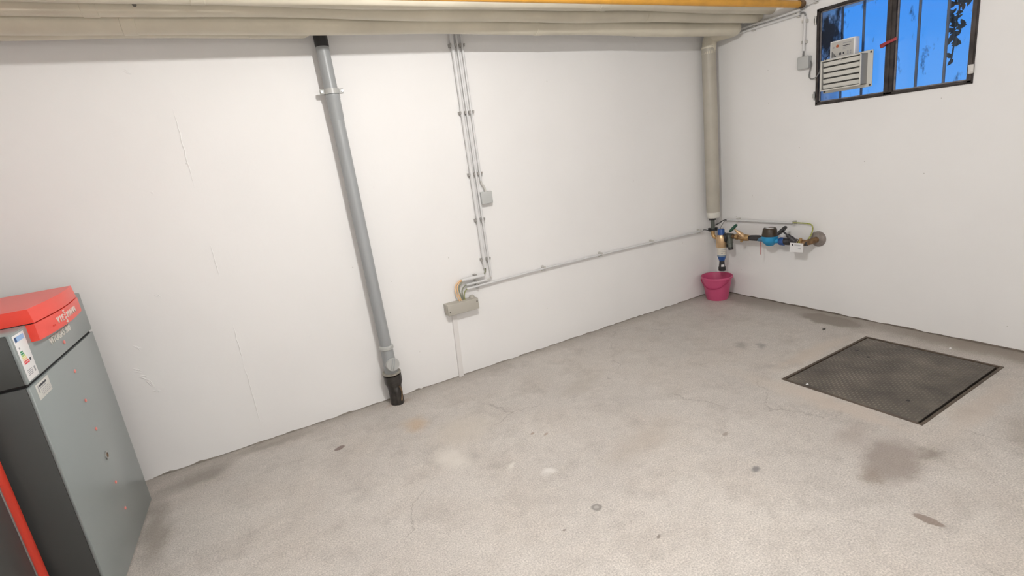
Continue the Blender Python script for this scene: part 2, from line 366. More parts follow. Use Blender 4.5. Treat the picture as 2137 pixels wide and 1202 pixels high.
def rehome(o):
    """move a mesh thing's origin to its centre of base"""
    vs_ = [v.co for v in o.data.vertices]
    c = Vector(((min(v.x for v in vs_)+max(v.x for v in vs_))/2, (min(v.y for v in vs_)+max(v.y for v in vs_))/2, min(v.z for v in vs_)))
    o.data.transform(Matrix.Translation(-c)); o.location += c; return o
def bez(pts, n=8):
    """smooth path through points (Catmull-Rom)"""
    P = [Vector(p) for p in pts]; out = []
    for i in range(len(P)-1):
        p0 = P[max(i-1, 0)]; p1 = P[i]; p2 = P[i+1]; p3 = P[min(i+2, len(P)-1)]
        for k in range(n):
            t = k/n
            out.append(0.5*((2*p1)+(p2-p0)*t+(2*p0-5*p1+4*p2-p3)*t*t+(3*p1-p0-3*p2+p3)*t**3))
    out.append(P[-1]); return out
def bend(pts, rad, n=8):
    """polyline with rounded corners"""
    P = [Vector(p) for p in pts]; out = [P[0]]
    for i in range(1, len(P)-1):
        a = (P[i-1]-P[i]); b = (P[i+1]-P[i]); r = min(rad, a.length*0.49, b.length*0.49)
        s = P[i]+a.normalized()*r; e = P[i]+b.normalized()*r
        for k in range(n+1):
            t = k/n; out.append((1-t)**2*s+2*t*(1-t)*P[i]+t*t*e)
    out.append(P[-1]); return out
_txt = {}
def text_mesh(txt, size, depth):
    c = bpy.data.curves.new('t', 'FONT'); c.body = txt; c.size = size; c.extrude = depth; c.align_x = 'CENTER'; c.align_y = 'CENTER'; c.resolution_u = 3
    o = bpy.data.objects.new('t', c); COL.objects.link(o)
    dg = bpy.context.evaluated_depsgraph_get(); me = bpy.data.meshes.new_from_object(o.evaluated_get(dg))
    bpy.data.objects.remove(o); return me

# ------------------------------------------------------------------ room shell
XL, YF, ZC = -6.4, -5.8, 2.57
# access cover footprint (slightly skew to the walls)
LC = Vector((-0.797, -1.955, 0)); LW, LH, LA = 0.985, 0.765, math.radians(1.2)
def lidp(u, v, z=0.0):
    return LC + Vector((math.cos(LA)*u-math.sin(LA)*v, math.sin(LA)*u+math.cos(LA)*v, z))
fl = MB(); hw, hh = LW/2, LH/2
H = [lidp(-hw, -hh), lidp(hw, -hh), lidp(hw, hh), lidp(-hw, hh)]
Rc = [Vector((XL, YF, 0)), Vector((0.0, YF, 0)), Vector((0.0, 0.0, 0)), Vector((XL, 0.0, 0))]
for i in range(4):
    j = (i+1) % 4; fl.poly([Rc[i], Rc[j], H[j], H[i]])
    fl.poly([H[i], H[j], H[j]-Vector((0, 0, .12)), H[i]-Vector((0, 0, .12))])
fl.poly([h-Vector((0, 0, .12)) for h in H])
bmesh.ops.remove_doubles(fl.bm, verts=fl.bm.verts, dist=1e-5)
struct(fl.build('floor', FLOOR))
struct(MB().box2((XL-.2, 0.0, -.15), (0.3, 0.25, ZC+.1)).build('wall_back', WALL))
struct(MB().box2((XL-.25, YF, -.15), (XL, 0.0, ZC+.1)).build('wall_left', WALL))
struct(MB().box2((XL-.25, YF-.25, -.15), (0.3, YF, ZC+.1)).build('wall_front', WALL))
struct(MB().box2((XL-.2, YF-.2, ZC), (0.3, 0.2, ZC+.2)).build('ceiling', WALL))
WY0, WY1, WZ0, WZ1 = -1.932, -0.963, 1.646, 2.319
wr = MB()
wr.box2((0, YF, -.15), (0.30, WY0, ZC+.1)); wr.box2((0, WY1, -.15), (0.30, 0.0, ZC+.1))
wr.box2((0, WY0, -.15), (0.30, WY1, WZ0)); wr.box2((0, WY0, WZ1), (0.30, WY1, ZC+.1))
wallr = struct(wr.build('wall_right', WALL))
# plaster seam and scars on the back wall
sm = MB(); rs = random.Random(3)
for z0, z1 in ((1.62, 2.08), (0.56, 0.80), (0.12, 0.56), (1.10, 1.30)):
    n = int((z1-z0)/0.03); pts = [(-4.233+rs.uniform(-.003, .003), 0.0005, z0+(z1-z0)*k/n) for k in range(n+1)]
    sm.tube(pts, [0.0032*min(1, 4*k/n, 4*(n-k)/n)+0.0006 for k in range(n+1)], 6)
seam = sm.build('trim_1', WALL); struct(seam)
sc = MB()
for (x, z, s) in [(-4.763, .665, .02), (-4.745, .62, .022), (-4.722, .57, .028), (-4.70, .52, .014), (-4.554, 1.072, .018), (-4.73, .80, .02), (-4.391, 2.257, .02), (-4.44, 1.63, .01)]:
    for k in range(3):
        a = rs.uniform(-1.2, -.4); c = Vector((x+rs.uniform(-.01, .01), 0, z+rs.uniform(-.01, .01)))
        d = Vector((math.cos(a), 0, math.sin(a)))*s
        sc.tube([c-d, c-d*.3+Vector((.003, 0, 0)), c+d*.4, c+d], [.0006, .003, .0026, .0006], 6)
struct(sc.build('trim_2', WALL))
# ragged paint edge where the white walls meet the floor
edge = MB(); x = -4.85; y = 0
prev = None
pts = []
while x < -0.0:
    pts.append((x, rs.uniform(0.002, 0.010)+(.006 if rs.random() < .06 else 0))); x += rs.uniform(.02, .06)
pts.append((0, .006))
for (xa, ha), (xb, hb) in zip(pts[:-1], pts[1:]):
    edge.prism([(xa, 0, 0), (xb, 0, 0), (xb, 0, hb), (xa, 0, ha)], (0, -0.0022, 0))
struct(edge.build('baseboard_back', mat('floor_edge_grime', (0.30, 0.27, 0.235), 0.8, var=0.3, vscale=20)))
edge = MB(); y = 0.0; pts = []
while y > -3.2:
    pts.append((y, rs.uniform(0.004, 0.014))); y -= rs.uniform(.03, .08)
for (ya, ha), (yb, hb) in zip(pts[:-1], pts[1:]):
    edge.prism([(0, ya, 0), (0, yb, 0), (0, yb, hb), (0, ya, ha)], (-0.0022, 0, 0))
struct(edge.build('baseboard_right', mat('floor_edge_dark_grime', (0.17, 0.14, 0.115), 0.8, var=0.3, vscale=20)))

# ------------------------------------------------------------------ ceiling lamp (above the frame; lights the room) and two added fill lamps
def clear_bulb_material():
    M = bpy.data.materials.new('clear_bulb_glass'); M.use_nodes = True; N = M.node_tree.nodes; L = M.node_tree.links
    N.remove(N['Principled BSDF']); t = N.new('ShaderNodeBsdfTransparent'); e = N.new('ShaderNodeEmission'); ad = N.new('ShaderNodeAddShader')
    e.inputs[0].default_value = (1, .98, .955, 1); e.inputs[1].default_value = 3.0
    L.new(t.outputs[0], ad.inputs[0]); L.new(e.outputs[0], ad.inputs[1]); L.new(ad.outputs[0], N['Material Output'].inputs[0]); return M
BULBGLASS = clear_bulb_material(); LAMPWHITE = mat('lamp_white', (.8, .8, .8), .4)
def lamp_light(kind, name, power, loc, par, **kw):
    d_ = bpy.data.lights.new(name, kind); d_.energy = power; d_.color = kw.pop('color', (1, .98, .955)); rot = kw.pop('rot', (0, 0, 0))
    for k_, v_ in kw.items(): setattr(d_, k_, v_)
    o = bpy.data.objects.new(name, d_); COL.objects.link(o); o.parent = par; o.location = Vector(loc)-par.location; o.rotation_euler = rot; return o
R = .030
lp = thing('pendant_bulb', 'bare bulb hanging from the ceiling in front of the back wall', 'lamp', LAMP_POS)
_lx, _ly, _lz = LAMP_POS
MB().lathe([(0, .045), (.012, .045), (.02, .03)], (_lx, _ly, ZC), (0, 0, -1), 24).build('ceiling_rose', LAMPWHITE, lp)
MB().lathe([(0, .016), (.03, .016), (.04, .008), (ZC-_lz-R*.9, .008)], (_lx, _ly, _lz+R*.9), (0, 0, 1), 16).build('bulb_holder', LAMPWHITE, lp)
MB().lathe([(-R*math.cos(t*PI/10), max(R*math.sin(t*PI/10), .0002)) for t in range(11)], (_lx, _ly, _lz), (0, 0, 1), 16).build('bulb', BULBGLASS, lp)
lamp_light('POINT', 'filament_light', LAMP_WATTS, LAMP_POS, lp, shadow_soft_size=.016)
BZ_, BX_ = 1.75, -2.9  # unseen batten on the rear wall, added as soft fill light
bt_ = thing('fill_batten', 'added unseen fluorescent batten giving fill light from the wall behind the viewer', 'lamp', (BX_, YF, BZ_))
MB().box2((BX_-.70, YF, BZ_-.06), (BX_+.70, YF+.045, BZ_+.06), .004).build('housing', LAMPWHITE, bt_)
for z_ in (BZ_-.03, BZ_+.03): MB().tube([(BX_-.66, YF+.075, z_), (BX_+.66, YF+.075, z_)], .016, 14).build('fill_tube', BULBGLASS, bt_)
for x_ in (BX_-.685, BX_+.685): MB().box2((x_-.015, YF+.04, BZ_-.055), (x_+.015, YF+.095, BZ_+.055), .003).build('tube_holder', LAMPWHITE, bt_)
lamp_light('AREA', 'fill_tube_light', FILL_BATTEN_WATTS, (BX_, YF+.10, BZ_), bt_, shape='RECTANGLE', size=1.3, size_y=.10, rot=(PI/2, 0, 0))
dx_, dy_, dz_ = -4.4, -5.0, 2.28  # unseen shaded pendant, added so floor bounce lifts the ambient light
dl_ = thing('fill_pendant', 'added unseen pendant with white enamel shade giving fill light at the rear of the room', 'lamp', (dx_, dy_, dz_))
MB().lathe([(0, .19), (.13, .095), (.16, .04), (.20, .025), (.20, .022), (.155, .036), (.128, .090), (.001, .186), (0, .19)], (dx_, dy_, dz_), (0, 0, 1), 32, cap=False).build('shade', LAMPWHITE, dl_)
MB().lathe([(0, .012), (ZC-dz_-.18, .012)], (dx_, dy_, dz_+.18), (0, 0, 1), 12).build('stem', LAMPWHITE, dl_)
MB().lathe([(0, .08), (.012, .078)], (dx_, dy_, dz_+.118), (0, 0, 1), 24).build('fill_disc', BULBGLASS, dl_)
lamp_light('AREA', 'fill_disc_light', FILL_PENDANT_WATTS, (dx_, dy_, dz_+.110), dl_, shape='DISK', size=.16)
# ------------------------------------------------------------------ boiler
BW = 0.83; BD = 0.80; BZ = 1.20; SEAM = 1.005
bo = thing('boiler', 'grey floor-standing gas boiler with red control unit beside the back wall', 'boiler', (-4.829, -0.277, 0), rotz=math.asin(-.0456))
def bl(name, mb, mt, par=bo): return mb.build(name, mt, par, local=True)
# casing in local axes: front face x=0 (looks along +x), near flank at y=-BW
bl('plinth', MB().box2((-BD+.03, -BW+.03, 0), (-.03, -.03, .03)), BLACKGAP)
bl('core', MB().box2((-BD+.012, -BW+.012, .03), (-.012, -.012, BZ-.01)), BLACKGAP)
bl('front_panel', MB().box2((-.012, -BW, .012), (0, 0, SEAM-.006), .003), BOILER)
bl('upper_front_panel', MB().box2((-.012, -BW, SEAM+.006), (0, 0, BZ), .003), BOILER)
bl('side_panel', MB().box2((-BD, -BW, .012), (-.012, -BW+.012, SEAM-.006), .002), BOILERSIDE)
bl('upper_side_panel', MB().box2((-BD, -BW, SEAM+.006), (-.012, -BW+.012, BZ), .002), BOILERSIDE)
bl('rear_side_panel', MB().box2((-BD, -.012, .012), (-.012, 0, BZ), .002), BOILERSIDE)
bl('back_panel', MB().box2((-BD, -BW+.012, .012), (-BD+.012, -.012, BZ)), BOILERSIDE)
bl('top_panel', MB().box2((-BD, -BW+.002, BZ-.010), (-.004, -.002, BZ+.002), .002), BOILER)
for z in (1.051, .914, .771, .628, .348, .205):
    s = bl('locking_pin', MB().lathe([(0, .008), (.003, .008), (.005, .004)], (0, -.392, z), (1, 0, 0), 12), PINKPIN); s['label'] = 'small red panel locking pin'
ph = bl('sight_hole', MB().lathe([(0, .020), (.004, .020), (.005, .017), (.005, .013), (.001, .013)], (0, -.383, .487), (1, 0, 0), 24), STEEL); ph['label'] = 'oval sight glass rim'
MB().lathe([(0, .0128), (.002, .0125)], (0, -.383, .487), (1, 0, 0), 20).build('sight_glass', OLDBRASS, ph, local=True)
# control unit: bow-fronted base with a flat lid
cu_pts = []
Y0, Y1 = -.685, -.145
def bow(t): return .027 + .020*math.sin(PI*t)
def cu_outline(z, back):
    P = [(back, Y0, z)] + [(bow(k/12), Y0+(Y1-Y0)*k/12, z) for k in range(13)] + [(back, Y1, z)]
    return P
cu = bl('control_unit', MB().prism(cu_outline(1.135, -.002), (0, 0, .066)), RED); cu['label'] = 'red control unit with brand lettering'
def lid_outline(z):
    return [(-.55, Y0+.006, z)] + [(bow(k/12)-.001, Y0+.006+(Y1-Y0-.012)*k/12, z) for k in range(13)] + [(-.55, Y1-.006, z)]
lidm = MB().prism(lid_outline(1.205), (0, 0, .055))
for v in lidm.bm.verts:
    if v.co.z > 1.25 and v.co.x > 0: v.co.x -= .006
MBlid = bl('control_unit_lid', lidm, RED)
MB().box2((-.25, Y0+.003, 1.207), (-.19, Y0+.007, 1.226), .001).build('lid_catch', REDDARK, MBlid, local=True)
MB().box2((-.5, Y0+.01, 1.199), (.02, Y1-.01, 1.206)).build('lid_gap', BLACKGAP, MBlid, local=True)
def put_text(txt, size, y, z, x, mt, par, name, depth=.002):
    me = text_mesh(txt, size, depth); me.name = name
    # text plane (X right, Y up) -> boiler front: right = +y local, up = z, normal = +x
    me.transform(Matrix(((0, 0, 1, x), (1, 0, 0, y), (0, 1, 0, z), (0, 0, 0, 1)))); me.materials.clear(); me.materials.append(mt)
    o = bpy.data.objects.new(name, me); COL.objects.link(o); o.parent = par; return o
def fx(y): return bow((y-Y0)/(Y1-Y0))+.001
sz = .038
for ch, y, dz in (('V', -.510, 0), ('I', -.4845, 0), ('E', -.461, 0), ('S', -.434, .0145), ('S', -.429, -.0165), ('M', -.397, 0), ('A', -.360, 0), ('N', -.325, 0), ('N', -.291, 0)):
    put_text(ch, sz, y, 1.168+dz, fx(y), SILVERTXT, cu, 'letter')
for y in (-.560, -.545): MB().lathe([(0, .003), (.002, .003)], (fx(y)-.001, y, 1.158), (1, 0, 0), 10).build('indicator_dot', REDDARK, cu, local=True)
put_text('VITOGAS 300', .044, -.402, 1.090, .001, SILVERTXT, bo, 'model_lettering')
# energy label on the upper panel
lab = bl('energy_label', MB().box2((0, -.818, 1.018), (.0012, -.720, 1.192), .0005), WHITEP); lab['label'] = 'white energy label with coloured bars'
def lb(name, y0, y1, z0, z1, mt): MB().box2((.0010, y0, z0), (.0018, y1, z1)).build(name, mt, lab, local=True)
lb('label_band', -.810, -.730, 1.166, 1.184, mat('label_light_blue', (.30, .50, .80), .5)); lb('label_band', -.810, -.794, 1.166, 1.184, mat('label_blue', (.04, .12, .35), .5))
lb('label_mark', -.802, -.793, 1.138, 1.145, GREYINK)
for k, (c, wd) in enumerate((((.02, .25, .10), .022), ((.03, .30, .12), .026), ((.40, .60, .15), .030), ((.80, .75, .30), .034), ((.85, .55, .30), .038), ((.75, .12, .10), .042), ((.75, .04, .06), .046))):
    lb('label_bar', -.804, -.804+wd, 1.124-k*.0075, 1.1295-k*.0075, mat('label_c%d' % k, c, .5))
lb('label_mark', -.752, -.740, 1.082, 1.092, INK)
for k in range(4): lb('label_line', -.802, -.760, 1.054-k*.006, 1.0565-k*.006, GREYINK)
lb('label_line', -.745, -.735, 1.036, 1.056, GREYINK)
# type plate on the lower panel
tp = bl('type_plate', MB().box2((0, -.790, .931), (.0012, -.660, .991), .0005), mat('type_plate_silver', (.62, .62, .58), .4)); tp['label'] = 'silver type plate with dark print'
def tpb(y0, y1, z0, z1, mt): MB().box2((.0010, y0, z0), (.0018, y1, z1)).build('plate_print', mt, tp, local=True)
tpb(-.762, -.690, .975, .983, INK); tpb(-.776, -.768, .955, .984, GREYINK); tpb(-.762, -.70, .968, .971, GREYINK)
for k in range(4): tpb(-.755, -.680+.004*k, .960-k*.006, .9615-k*.006, GREYINK)

# second cabinet in front of the boiler's flank: only its red-trimmed edge shows
cb = thing('cabinet', 'charcoal cabinet with red vertical edge trim at the lower left corner', 'cabinet', (-5.0, -1.163, 0))
MB().box2((-5.70, -1.90, .02), (-5.004, -1.168, 1.00), .004).build('body', BOILERSIDE, cb)
MB().tube([(-5.0145, -1.190, .02), (-5.0145, -1.190, 1.005)], .027, 20).build('edge_trim', REDDARK, cb)
MB().box2((-5.006, -1.234, .02), (-4.999, -1.224, 1.005), .001).build('silver_strip', STEEL, cb)
MB().box2((-5.006, -1.890, .04), (-4.9985, -1.240, .995), .002).build('front_panel', BOILERSIDE, cb)
for (x, y) in ((-5.65, -1.85), (-5.05, -1.85), (-5.65, -1.25), (-5.06, -1.25)): MB().cyl((x, y, 0), (x, y, .021), .02, 14).build('foot', BLACKGAP, cb)

# ------------------------------------------------------------------ drain pipe
dp = thing('drain_pipe', 'grey plastic drain downpipe with cast iron socket on the back wall', 'pipe', (-3.372, -.09, 0))
MB().tube([(-3.393, -.09, 2.335), (-3.390, -.09, 2.0), (-3.371, -.09, .30)], .0385, 28).build('pipe', PVC, dp)
MB().lathe([(0, .040), (ZC-2.335, .040)], (-3.393, -.09, 2.335), (0, 0, 1), 28).build('upper_pipe', BLACKPVC, dp)
MB().lathe([(-.004, .0385), (0, .0435), (.018, .0435), (.024, .041), (.14, .041), (.15, .0385)], (-3.3895, -.09, 2.066), (0, 0, -1), 28).build('socket', PVC, dp)
cl = MB().lathe([(-.015, .0395), (-.015, .045), (.015, .045), (.015, .0395)], (-3.390, -.09, 2.085), (0, 0, 1), 28, cap=False).build('clamp', PVC_LIGHT, dp)
for s in (-1, 1):
    MB().box((-3.390+s*.056, -.088, 2.085), (.026, .022, .028), .004).build('lug', PVC_LIGHT, cl)
    MB().cyl((-3.390+s*.060, -.100, 2.085), (-3.390+s*.060, -.106, 2.085), .007, 10).build('bolt', STEEL, cl)
MB().cyl((-3.390, -.048, 2.085), (-3.390, 0, 2.085), .007, 10).build('clamp_stem', STEEL, cl)
MB().lathe([(0, .041), (.004, .0475), (.010, .0495), (.014, .046), (.018, .0495), (.026, .0475), (.030, .042)], (-3.372, -.09, .405), (0, 0, 1), 30).build('coupling_ring', PVC_LIGHT, dp)
MB().lathe([(0, .046), (.07, .045), (.10, .043), (.19, .042)], (-3.371, -.09, .225), (0, 0, 1), 28).build('inspection_tee', PVC, dp)
cap = MB().lathe([(0, .040), (.05, .042), (.052, .0455), (.066, .0455), (.070, .043), (.070, .0001)], (-3.370, -.085, .300), (.12, -1, .10), 30, cap=False).build('cleanout_cap', PVC_LIGHT, dp)
d = Vector((.12, -1, .10)).normalized(); c = Vector((-3.370, -.085, .300))+d*.072
mr_ = MB()
ax = Vector((.30, .0, 1)).normalized(); xx_ = (ax-d*ax.dot(d)).normalized(); yy_ = d.cross(xx_)
R3 = Matrix((xx_, yy_, d)).transposed()
for o_ in (-.006, .008): mr_.box(c+yy_*o_, (.078, .005, .008), .001, rot=R3.to_euler())
mr_.build('cap_rib', PVC, cap)
MB().lathe([(0, .043), (.008, .058), (.012, .064), (.020, .064), (.021, .050)], (-3.370, -.09, .216), (0, 0, 1), 30).build('socket_lip', mat('socket_lip_grey', (.30, .28, .24), .5, var=.3, vscale=30), dp)
MB().lathe([(0, .047), (.10, .046), (.13, .049), (.15, .056), (.165, .061), (.215, .061), (.218, .052)], (-3.368, -.088, 0), (0, 0, 1), 30).build('iron_socket', IRON, dp)
MB().tube(bez([(-3.372, -.085, .15), (-3.365, -.118, .10), (-3.362, -.112, .0)], 6), [.040, .036, .034, .032, .030, .029, .029, .029, .029, .029, .029, .030, .030], 20).build('iron_bend', IRON, dp)
rb = MB().tube(bez([(-3.345, -.140, .135), (-3.336, -.135, .09), (-3.35, -.148, .03)], 6), .006, 8).build('rust_streak', RUST, dp)

# ------------------------------------------------------------------ insulated pipes under the ceiling
def wob(i, x, rs): return Vector((0, .004*math.sin(x*2.3+i), .005*math.sin(x*1.7+2*i)+.003*math.sin(x*5+i)))
def ins_pipe(name, label, y, zl, zr, r, x0, x1, i, extra=None, joints=()):
    t = thing(name, label, 'pipe', ((x0+x1)/2, y, min(zl, zr)-r), 'insulated pipes under the ceiling')
    n = 60; pts = []
    for k in range(n+1):
        x = x0+(x1-x0)*k/n; pts.append(Vector((x, y, zl+(zr-zl)*(x+4.8)/4.4))+wob(i, x, None))
    path = pts+[Vector(e) for e in extra] if extra else pts
    MB().tube(path, r, 24).build('jacket', INSUL, t)
    for jx in joints:
        p = Vector((jx, y, zl+(zr-zl)*(jx+4.8)/4.4))+wob(i, jx, None)
        MB().lathe([(-.03, r), (-.028, r+.0025), (.028, r+.0025), (.03, r)], p, (1, 0, 0), 24).build('jacket_joint', INSUL, t)
    return t
# lowest pipe turns at the corner and comes down as the riser: one continuous thing
RX, RY = -.15, -.10
pz = lambda x: 2.422+(2.350-2.422)*(x+4.8)/4.4
pts3 = [Vector((XL+.02, -.36, pz(XL)))]
k = 0
for k in range(1, 60):
    x = XL+.02+(-.30-XL-.02)*k/60; pts3.append(Vector((x, -.36, pz(x)))+wob(3, x, None))
corner = bend([(-.30, -.36, pz(-.3)), (-.105, -.36, 2.345), (-.125, -.105, 2.345), (RX, RY, 2.25), (RX-.002, RY, .80)], .085, 8)
t3 = thing('insulated_pipe', 'lowest insulated ceiling pipe turning down as a riser in the room corner', 'pipe', (RX, RY, .745), 'insulated pipes under the ceiling')
MB().tube(pts3+corner[:-1]+[Vector((RX, RY, 2.2))], .060, 24).build('jacket', INSUL, t3)
MB().lathe([(0, .058), (.05, .060), (2.26-.80, .060)], (RX, RY, .80), (0, 0, 1), 28).build('riser_jacket', INSULTOP, t3)
MB().lathe([(0, .050), (.008, .056), (.05, .060), (.055, .0605)], (RX, RY, .765), (0, 0, 1), 28).build('end_cuff', mat('cuff_white', (.72, .70, .64), .45), t3)
MB().lathe([(0, .0615), (.012, .0615)], (RX, RY, 2.245), (0, 0, 1), 28).build('jacket_joint', INSUL, t3)
for jx in (-2.05, -4.3):
    MB().lathe([(-.03, .060), (-.028, .0625), (.028, .0625), (.03, .060)], Vector((jx, -.36, pz(jx)))+wob(3, jx, None), (1, 0, 0), 24).build('jacket_joint', INSUL, t3)
lower = MB().lathe([(0, .016), (.10, .016), (.10, .032), (.118, .034), (.122, .026)], (RX, RY+.01, .645), (0, 0, 1), 20).build('pipe_tail', DKGREY, t3)
p2 = ins_pipe('insulated_pipe', 'middle insulated ceiling pipe running into the right wall above the window conduits', -.475, 2.452, 2.405, .052, XL+.02, -.003, 1, joints=(-4.42, -1.2))
p1 = ins_pipe('insulated_pipe', 'insulated ceiling pipe running directly behind the orange gas pipe', -.594, 2.473, 2.441, .051, XL+.02, -.003, 2, joints=(-4.0, -1.7))
p4 = ins_pipe('insulated_pipe', 'insulated pipe closest to the back wall, ending at the drain downpipe', -.15, 2.428, 2.381, .044, XL+.02, -3.54, 4, extra=bend([(-3.54, -.15, 2.4145), (-3.48, -.15, 2.414), (-3.48, -.15, 2.53)], .05, 5)[1:], joints=(-3.75,))
for (t, jx, yy, zz) in ((p1, -4.17, -.645, 2.462), (p2, -4.25, -.533, 2.432)):
    h = MB().cyl((jx, yy, zz), (jx+.004, yy-.018, zz-.006), .005, 10); h.lathe([(0, .009), (.004, .009)], (jx+.004, yy-.018, zz-.006), (0, -1, -.3), 10); h.build('hanger_screw', SCREW, t)
gp = thing('gas_pipe', 'orange-yellow gas pipe running under the ceiling to the right wall', 'pipe', (-3, -.85, 2.38))
MB().tube([(XL+.02, -.85, 2.409), (-4.8, -.85, 2.404), (-.4, -.85, 2.388), (-.03, -.85, 2.387)], .025, 20).build('pipe', GASYEL, gp)
MB().lathe([(0, .029), (.03, .031), (.034, .029), (.05, .029)], (-.055, -.85, 2.387), (1, 0, 0), 20).build('wall_sleeve', OLDBRASS, gp)

# ------------------------------------------------------------------ electrical conduits on the back wall
def clip_mesh(par, c, r, axis='z', mt=CLIP, light=False):
    """two-jaw conduit clip seated on the back wall around point c (conduit centre)"""
    x, y, z = c; m_ = MB()
    if axis == 'z':
        for s in (-1, 1):
            m_.box((x+s*(r+.0045), y/2-.006, z), (.008, abs(y)+.010, .020), .0015, seg=1)
            m_.box((x+s*(r+.0045), y-.012, z+.005), (.007, .006, .010), .001, seg=1)
        m_.box((x, -.003, z), (2*r+.016, .006, .022))
    else:
        for s in (-1, 1): m_.box((x, y/2-.006, z+s*(r+.0045)), (.020, abs(y)+.010, .008), .0015, seg=1)
        m_.box((x, -.003, z), (.022, .006, 2*r+.016))
    o = m_.build('clip', mt, par)
    return o
ZB = (2.339, 1.903, 1.479, 1.150, .853)
wc = thing('conduit', 'thick grey conduit, left of the three running down the back wall', 'conduit', (-2.523, -.030, .789), 'conduits on the back wall')
MB().tube([(-2.529, -.03, 2.45), (-2.523, -.03, .789)], .0135, 16).build('tube', CONDUIT, wc)
for z in ZB: clip_mesh(wc, (-2.523-.006*(z-.789)/1.6, -.03, z), .0135)
mc = thing('conduit', 'thin grey conduit in the middle of the three running down the back wall', 'conduit', (-2.482, -.026, .715), 'conduits on the back wall')
MB().tube([(-2.491, -.026, 2.45), (-2.489, -.026, 1.5), (-2.482, -.026, .713)], .0085, 14).build('tube', CONDUIT, mc)
for z in ZB: clip_mesh(mc, (-2.486-.004*(z-.7)/1.6, -.026, z), .0085)
rc = thing('conduit', 'short thin grey conduit bending to the small box on the back wall', 'conduit', (-2.456, -.026, 1.352), 'conduits on the back wall')
MB().tube([(-2.456, -.026, 2.45), (-2.456, -.026, 1.425)], .0085, 14).build('tube', CONDUIT, rc)
MB().tube(bez([(-2.456, -.026, 1.43), (-2.454, -.026, 1.405), (-2.437, -.028, 1.375), (-2.434, -.03, 1.340)], 6), .0075, 12).build('cable_bend', CLIPLIGHT, rc)
for z in ZB[:3]: clip_mesh(rc, (-2.456, -.026, z), .0085)
hw_ = thing('conduit', 'short thick conduit, topmost of the three leading to the distribution box', 'conduit', (-2.634, -.03, .72), 'short conduits above the distribution box')
MB().tube([(-2.727, -.03, .737), (-2.541, -.03, .737)], .0135, 16).build('tube', CONDUIT, hw_)
clip_mesh(hw_, (-2.611, -.03, .737), .0135, 'x')
hm_ = thing('conduit', 'short thin conduit, second of the three leading to the distribution box', 'conduit', (-2.606, -.026, .686), 'short conduits above the distribution box')
MB().tube([(-2.692, -.026, .695), (-2.521, -.026, .695)], .0085, 14).build('tube', CONDUIT, hm_)
clip_mesh(hm_, (-2.607, -.026, .695), .0085, 'x')
lc_ = thing('conduit', 'long horizontal grey conduit running low along the back wall to the corner', 'conduit', (-1.44, -.026, .64), 'conduits on the back wall')
MB().tube([(-2.693, -.026, .664), (-2.1, -.026, .672), (-1.44, -.026, .668), (-.86, -.026, .660), (-.215, -.026, .646)], .0090, 14).build('tube', CONDUIT, lc_)
clip_mesh(lc_, (-2.604, -.026, .6655), .009, 'x')
for x, z in ((-2.011, .671), (-1.437, .667), (-.856, .660), (-.255, .6475)):
    m_ = MB(); m_.box((x, -.0035, z), (.022, .007, .044), .001, seg=1); m_.box((x, -.021, z+.0135), (.022, .036, .008), .002, seg=1); m_.box((x, -.021, z-.0125), (.020, .034, .006), .002, seg=1)
    m_.box((x, -.039, z+.011), (.020, .006, .012), .001, seg=1); m_.build('clip', CLIPLIGHT, lc_)
# cables at the distribution box
def cable(label, pts, r, mt, group='cables above the distribution box'):
    return tag(rehome(MB().tube(bez(pts, 8), r, 10).build('cable', mt)), label, 'cable', group)
cable('outermost tan cable looping from the top conduit into the distribution box', [(-2.715, -.030, .739), (-2.742, -.032, .738), (-2.784, -.038, .708), (-2.789, -.042, .660), (-2.776, -.042, .610), (-2.768, -.040, .583)], .0048, TANW)
cable('second tan cable beside the outermost loop into the distribution box', [(-2.715, -.028, .733), (-2.740, -.030, .728), (-2.768, -.036, .700), (-2.772, -.040, .655), (-2.761, -.040, .610), (-2.754, -.038, .583)], .0042, TANW2)
cable('olive cable between the tan and green ones above the distribution box', [(-2.715, -.033, .728), (-2.736, -.034, .716), (-2.757, -.036, .685), (-2.752, -.036, .630), (-2.744, -.036, .583)], .0040, OLIVEW)
cable('dark green cable from the second short conduit into the distribution box', [(-2.685, -.026, .695), (-2.705, -.028, .692), (-2.734, -.034, .668), (-2.737, -.036, .625), (-2.734, -.036, .583)], .0042, OLIVEW)
cable('bright green cable from the long conduit into the distribution box', [(-2.685, -.026, .664), (-2.702, -.028, .660), (-2.721, -.034, .638), (-2.726, -.036, .610), (-2.724, -.036, .583)], .0042, GREENWIRE)
cable('green cable from the end of the thick vertical conduit', [(-2.523, -.03, .80), (-2.524, -.03, .775), (-2.532, -.03, .752), (-2.55, -.03, .739)], .0055, OLIVEW)
cable('pale cable from the middle vertical conduit into the second short conduit', [(-2.482, -.026, .725), (-2.484, -.026, .705), (-2.505, -.026, .698), (-2.530, -.026, .695)], .0050, CLIPLIGHT)
cable('black cable from the long conduit to the corner riser', [(-.225, -.026, .646), (-.205, -.03, .655), (-.19, -.05, .652), (-.175, -.075, .640), (-.164, -.085, .640)], .0035, BLACKW, 'cables in the corner')
# small junction box
jb = thing('junction_box', 'small square grey junction box beside the vertical conduits', 'junction box', (-2.435, -.025, 1.257))
MB().box2((-2.480, -.034, 1.258), (-2.392, 0, 1.345), .006).build('body', JBOX, jb)
MB().box2((-2.481, -.050, 1.257), (-2.391, -.034, 1.346), .006, 3).build('lid', JBOX, jb)
